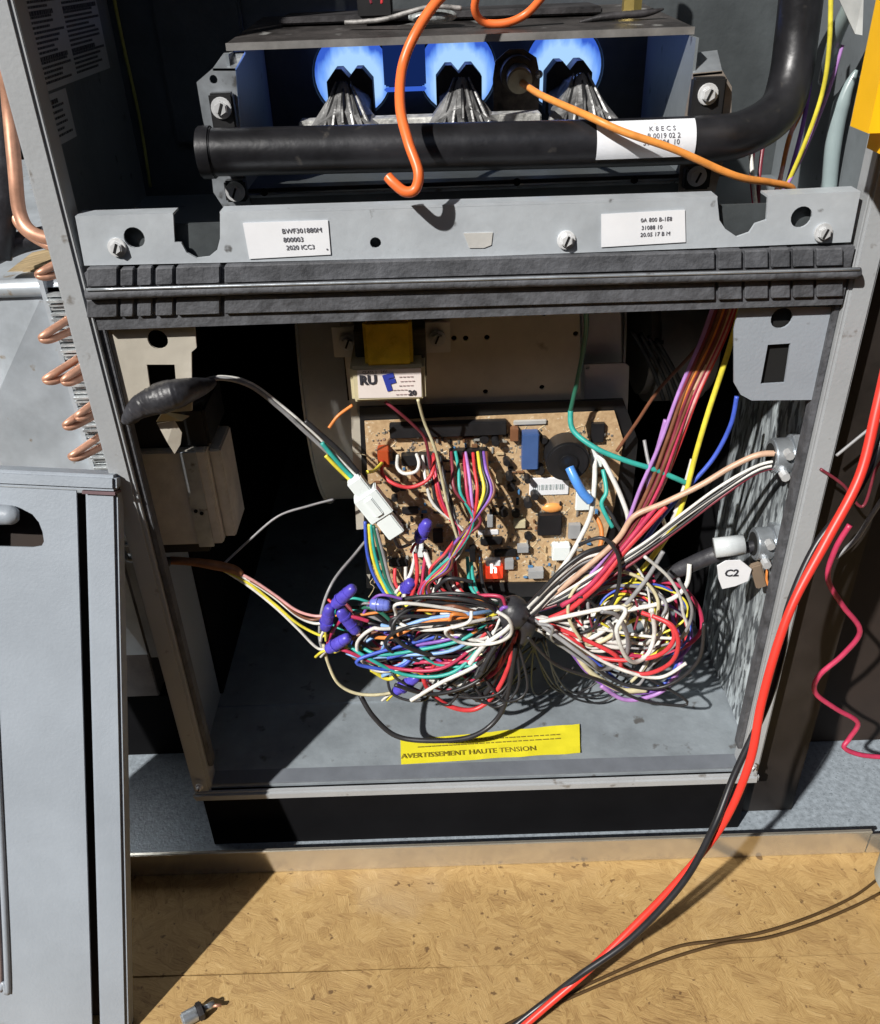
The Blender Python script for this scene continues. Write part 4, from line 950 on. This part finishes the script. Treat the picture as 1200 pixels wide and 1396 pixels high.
text('AVERTISSEMENT HAUTE TENSION', q[3]*.72+q[0]*.28+Z*.0018, U, Z, .0072, m_yt, ys)
for r in range(2):
    b = MB(); p = q[0]*(.80-.17*r)+q[3]*(.20+.17*r); u_ = U.normalized(); k = .014 if r else .040
    while k < U.length-.012:
        l = rg.uniform(.002,.005); b.obox(p+u_*(k+l/2)+Z*.0017, u_, Z, l, .0011, .0001); k += l+.0012
    b.done('small_print', m_yt, ys)['kind'] = 'stuff'

# ------------------------------------------------------------------ leaning door panel
dr = thing('access_door', 'pale grey furnace door panel leaning against the left flange with a finger pull', 'door panel')
B0 = V((-.2485,-.150,ZF+.001)); T0 = at(160,655,y=-.006)
Vd = (T0-B0).normalized(); Hd = (T0-B0).length
Ud = V((-1,0,0)); Ud = (Ud-Vd*Ud.dot(Vd)).normalized(); Nd = Ud.cross(Vd)
if Nd.y > 0: Nd = -Nd
def Dp(u, v, n=0.): return B0+Ud*u+Vd*v+Nd*n
DT = Matrix((Ud, Vd, Nd)).transposed().to_4x4(); DT.translation = B0
def dbox(a, c, mt, name, bev=0., sm=False):
    b = MB().box(a, c, bev, DT); bmesh.ops.recalc_face_normals(b.bm, faces=b.bm.faces[:]); return b.done(name, mt, dr, sm)
dbox((0,0,-.012), (.0195,Hd-.006,.002), m_door, 'edge_flange', .002)
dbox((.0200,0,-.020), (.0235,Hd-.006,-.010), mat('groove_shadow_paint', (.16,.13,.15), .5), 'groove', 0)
# panel face with the half-moon finger opening
def Pf(px, py):
    d = Fv+Rv*((px-600)/1200)-Uv*((py-698)/1200); o_ = Dp(0,0,.003); t = (o_-CP).dot(Nd)/d.dot(Nd); return CP+d*t
op = [Pf(x_,y_) for x_, y_ in ((-30,696),(-8,694),(12,692),(30,694),(44,701),(53,712),(58,725),(60,738),(57,744),(45,746),(-30,744))]
face = [Dp(.024,0,.003), Dp(.024,Hd-.007,.003), Dp(.20,Hd-.007,.003), Dp(.20,0,.003)]
b = MB().plate(face, [op], -Nd*.0016); b.done('front_sheet', m_door, dr)
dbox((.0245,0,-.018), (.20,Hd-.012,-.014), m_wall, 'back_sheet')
dbox((-.001,Hd-.006,-.014), (.20,Hd+.004,.006), m_door, 'top_fold', .002)
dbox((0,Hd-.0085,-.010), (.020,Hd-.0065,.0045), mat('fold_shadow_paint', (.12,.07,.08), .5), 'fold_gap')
lp = Pf(8,700); MB().tube([lp+Ud*.05+Nd*.003, lp+Ud*.01+Nd*.004, lp-Ud*.005+Nd*.004, lp-Ud*.0095+Nd*.003], [.0065,.0065,.0060,.0030], n=16).done('latch', m_door, dr, True)
# raised centre field, its rounded corner is at the frame's left edge
c0 = Pf(12,1350); c1 = Pf(6,860)
u0 = (c0-B0).dot(Ud); v0 = (c0-B0).dot(Vd); v1 = (c1-B0).dot(Vd)
P = [Dp(u0+.0,v1+.05,.0035), Dp(u0,v1,.0035), Dp(u0,v0+.02,.0035), Dp(u0+.003,v0+.006,.0035), Dp(u0+.012,v0,.0035), Dp(u0+.06,v0-.001,.0035)]
MB().tube(P, .0022, n=10).done('embossed_bead', m_door, dr, True)
P2 = [p+Ud*.0045+Vd*(.0045 if i > 2 else 0) for i, p in enumerate(P)]
MB().tube(P2[1:], .0014, n=8).done('inner_bead', mat('bead_brown', (.20,.14,.13), .5), dr, True)

# ------------------------------------------------------------------ left: coil case, fins and copper bends
cs = thing('coil_case', 'pale sheet metal coil case with folded creases behind the left flange', 'coil case')
YD = .10
Dq = lambda px, py, y=YD: at(px, py, y=y)
zt_ = Dq(40,392).z; zb_ = 0.0; xr_ = -.275
b = MB(); cx_ = -.345; zc_ = (zt_+.17)/2
vs_ = [b.bm.verts.new(p) for p in (V((-.75,YD,.05)), V((xr_,YD,.05)), V((xr_,YD,zt_)), V((-.75,YD,zt_)))]
ce = b.bm.verts.new(V((cx_,YD-.012,zc_)))
for k in range(4): b.bm.faces.new((vs_[k], vs_[(k+1) % 4], ce))
bmesh.ops.recalc_face_normals(b.bm, faces=b.bm.faces[:]); b.done('front_sheet', m_duct, cs)
MB().box((-.75,YD+.001,zt_-.002), (xr_,.55,zt_+.0), .001).done('top_sheet', m_duct, cs)
MB().tube([V((-.75,YD,zt_)), V((-.30,YD,zt_)), V((xr_,YD,zt_))], .006, n=12).done('top_roll', m_duct, cs, True)
MB().box((-.75,YD+.001,0.), (xr_-.0,.5,.052), .001).done('lower_sheet', mat('aged_duct', (.22,.19,.18), .5, .3, var=.3, scale=20), cs)
MB().box((xr_+.0005,YD-.010,.17), (xr_+.0035,YD+.10,zt_+.01)).done('end_plate', m_duct, cs)
MB().box((xr_+.004,YD-.004,.05), (-HW-.002,.5,.17)).done('side_sheet', mat('dull_duct', (.20,.20,.20), .5, .3, var=.3, scale=20), cs)
MB().box((-.75,YD+.002,ZF+.004), (-HW-.002,.5,-.001)).done('gap_shade_block', m_void, cs)  # black block added to stand in for the shaded gap under the case
b = MB(); nf = 64
for k in range(nf):
    z = .17+k*(zt_-.17)/nf; b.box((xr_+.004,YD-.012+.002*math.sin(k*1.7),z), (-HW-.003,YD+.05,z+.0016))
b.done('cooling_fins', mat('aluminium_fins', (.72,.76,.80), .3, .6, var=.3, scale=80), cs)['kind'] = 'stuff'
for px, py, l in ((88,356,1.3),(82,442,1),(92,498,1.2),(108,500,.9),(112,560,1),(124,602,1.2),(126,548,.9)):
    p = at(px+12,py,y=.078); p.x = max(p.x, xr_+.010); L_ = .013*l
    MB().tube([p+V((.006,.01,.005)), p+V((-L_*.7,-.012,-.0005)), p+V((-L_*1.1,-.014,-.0035)), p+V((-L_*.7,-.012,-.0055)), p+V((.006,.01,-.004))], [.0026,.0026,.0016,.0024,.0026], n=10, res=6).done('copper_bend', m_copper, cs, True)
ct = wire(m_copper, [(4,60,.10),(14,150,.10),(20,230,.09),(26,290,.085),(48,318,.08),(100,330,.08)], .0042, 'copper_pipe', None, 'copper pipe curving down outside the left flange at the top left', 'pipe', n=12)
ct = wire(m_copper, [(2,200,.12),(12,270,.12),(30,312,.11),(70,336,.10),(110,345,.10)], .0032, 'copper_pipe', None, 'thinner copper pipe behind the first one at the top left', 'pipe', n=12)
o = MB().tube([at(-6,40,y=.14), at(4,160,y=.13), at(4,260,y=.12), at(-6,350,y=.11)], .010, n=16).done('insulated_line', m_tape, None, True); tag(o, 'black foam insulated line at the upper left edge of the photo', 'pipe')
o = MB().tube([at(-20,352,y=.11), at(30,330,y=.12), at(90,318,y=.13)], .007, n=12).done('insulated_line', m_tape, None, True); tag(o, 'black foam insulated line lying above the coil case', 'pipe')
p = at(40,375,y=.16); o = MB().obox(p-Z*.0+V((-.03,0,0)), V((1,0,.18)), V((0,0,1)), .20, .05, .010, .002).done('wood_scrap', mat('scrap_wood', (.40,.30,.17), .7, var=.35, scale=30, stretch=(1,8,8)), None); tag(o, 'pale weathered wood strip lying on top of the coil case', 'wood strip')

o = MB().box((HW+.0005,.016,ZF+.005), (.268,.6,1.0)).done('shadow_caster', mat('shadow_caster_dark', (.016,.012,.010), .6, var=.4, scale=20)); tag(o, 'dark brown box added along the right outside of the furnace cabinet to cast shade', 'added box')  # added to move the shadow edge; near-black colour stands in for shade
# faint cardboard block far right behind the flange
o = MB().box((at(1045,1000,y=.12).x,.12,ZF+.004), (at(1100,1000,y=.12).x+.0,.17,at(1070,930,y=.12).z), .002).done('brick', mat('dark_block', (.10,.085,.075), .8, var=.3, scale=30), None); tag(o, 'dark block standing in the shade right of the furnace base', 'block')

# ------------------------------------------------------------------ test leads and small things in front
RED = [(1215,470,-.02),(1195,560,-.035),(1172,650,-.05),(1128,735,-.065),(1085,815,-.08),(1060,880,-.09),(1038,960,-.10),(1022,1040,-.11),(985,1125,-.118),(925,1200,-.125),(862,1265,-.134),(800,1325,-.146),(750,1368,-.156),(690,1420,-.168)]
BLK = [(1225,500,-.012),(1205,590,-.028),(1168,672,-.043),(1112,745,-.055),(1075,830,-.07),(1066,890,-.08),(1046,960,-.09),(1002,1055,-.105),(972,1130,-.122),(930,1205,-.132),(860,1280,-.141),(790,1330,-.148),(738,1370,-.153),(674,1420,-.166)]
def clampf(L_, r):
    out = []
    for a in L_:
        p = at(*a[:2], y=a[2])
        if p.z < ZF+r: p = at(a[0], a[1], z=ZF+r)
        out.append(p)
    return out
o = MB().tube(clampf(RED, .0027), [.0029]*4+[.0026]*4+[.0023]*6, n=12, res=10).done('test_lead', m_red, None, True); tag(o, 'thick red test lead draped in front of the right flange down to the wood floor', 'test lead', 'meter test leads')
o = MB().tube(clampf(BLK, .0024), [.0024]*6+[.0022]*8, n=12, res=10).done('test_lead', m_blk, None, True); tag(o, 'black test lead twisted with the red one in front of the right flange', 'test lead', 'meter test leads')
wire('crimson', [(1160,715,-.006),(1140,750,-.006),(1128,790,-.006),(1150,825,-.006),(1174,860,-.006),(1150,892,-.006),(1118,920,-.006),(1112,945,-.006),(1140,965,-.006),(1168,985,-.006),(1158,1005,-.004),(1152,1018,-.006),(1175,1028,-.006),(1215,1032,-.006)], .0019, 'kinked_wire', None, 'thin kinked crimson wire zigzagging in the dark right of the furnace', 'wire', res=6)
wire('maroon', [(1120,640,-.004),(1150,662,-.004),(1175,690,-.004),(1195,640,-.004),(1215,610,-.004)], .0010, 'wire', None, 'very thin dark red wire right of the furnace flange', 'wire')
wire('grey', [(1215,560,-.004),(1180,590,-.004),(1140,620,-.004)], .0010, 'wire', None, 'very thin grey wire crossing behind the red test lead', 'wire')
wire('grey', [(1215,665,.0),(1190,700,.0),(1165,735,.0),(1140,760,.0)], .0016, 'wire', None, 'grey wire curving behind the red test lead below mid height', 'wire')
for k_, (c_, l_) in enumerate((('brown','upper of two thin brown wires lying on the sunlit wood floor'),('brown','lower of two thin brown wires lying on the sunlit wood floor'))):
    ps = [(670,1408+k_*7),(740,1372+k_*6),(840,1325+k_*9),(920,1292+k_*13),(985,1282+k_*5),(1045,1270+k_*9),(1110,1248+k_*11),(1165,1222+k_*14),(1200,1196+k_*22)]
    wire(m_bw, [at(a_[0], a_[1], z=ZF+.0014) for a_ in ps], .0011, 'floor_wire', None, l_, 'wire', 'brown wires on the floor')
# little probe tip on the floor
pb = thing('metal_probe', 'small grey metal probe tip lying on the wood floor at the bottom edge', 'probe')
e0 = at(248,1392,z=ZF+.006); e1 = at(296,1366,z=ZF+.004); d = e1-e0
MB().cyl(e0, e0+d*.45, .0052, n=16, bev=.001).done('body', m_galv, pb, 'auto'); MB().cyl(e0+d*.42, e0+d*.60, .0064, n=6, bev=.0008).done('nut', m_sooty, pb); MB().cyl(e0+d*.58, e0+d*.92, .0026, n=12).done('stem', m_galv, pb, True)
MB().cyl(e0+d*.62-V((.0,.0,.0))+V((.006,.002,0)), e0+d*.98+V((.004,-.002,0)), .0012, n=8).done('prong', m_copper, pb, True)
# grey and yellow tool at the lower right edge
tl = thing('hand_lamp', 'grey rounded tool with a yellow tip at the lower right edge of the photo', 'tool')
p = at(1196,1150,z=ZF+.03); p = V((RX+.004, -.05, ZF+.030))
a = at(1204,1180,y=-.06)
MB().cyl(V((a.x+.030,-.06,ZF+.002)), V((a.x+.032,-.055,ZF+.048)), .028, n=28, bev=.006).done('body', mat('tool_grey', (.34,.37,.36), .5), tl, 'auto')
a2 = at(1196,1215,z=ZF+.01); MB().ball(a2+V((.030,-.006,.004)), .028, (1,1,.45)).done('tip', mat('tool_yellow', (.85,.72,.10), .5), tl, True)

# flames light the burner box
for h in hc:
    ld = bpy.data.lights.new('flame_light', 'POINT'); ld.energy = .012; ld.color = (.20,.32,1); ld.shadow_soft_size = .012
    lo = bpy.data.objects.new('flame_light', ld); C.objects.link(lo); lo.location = h+V((0,-.006,.017))
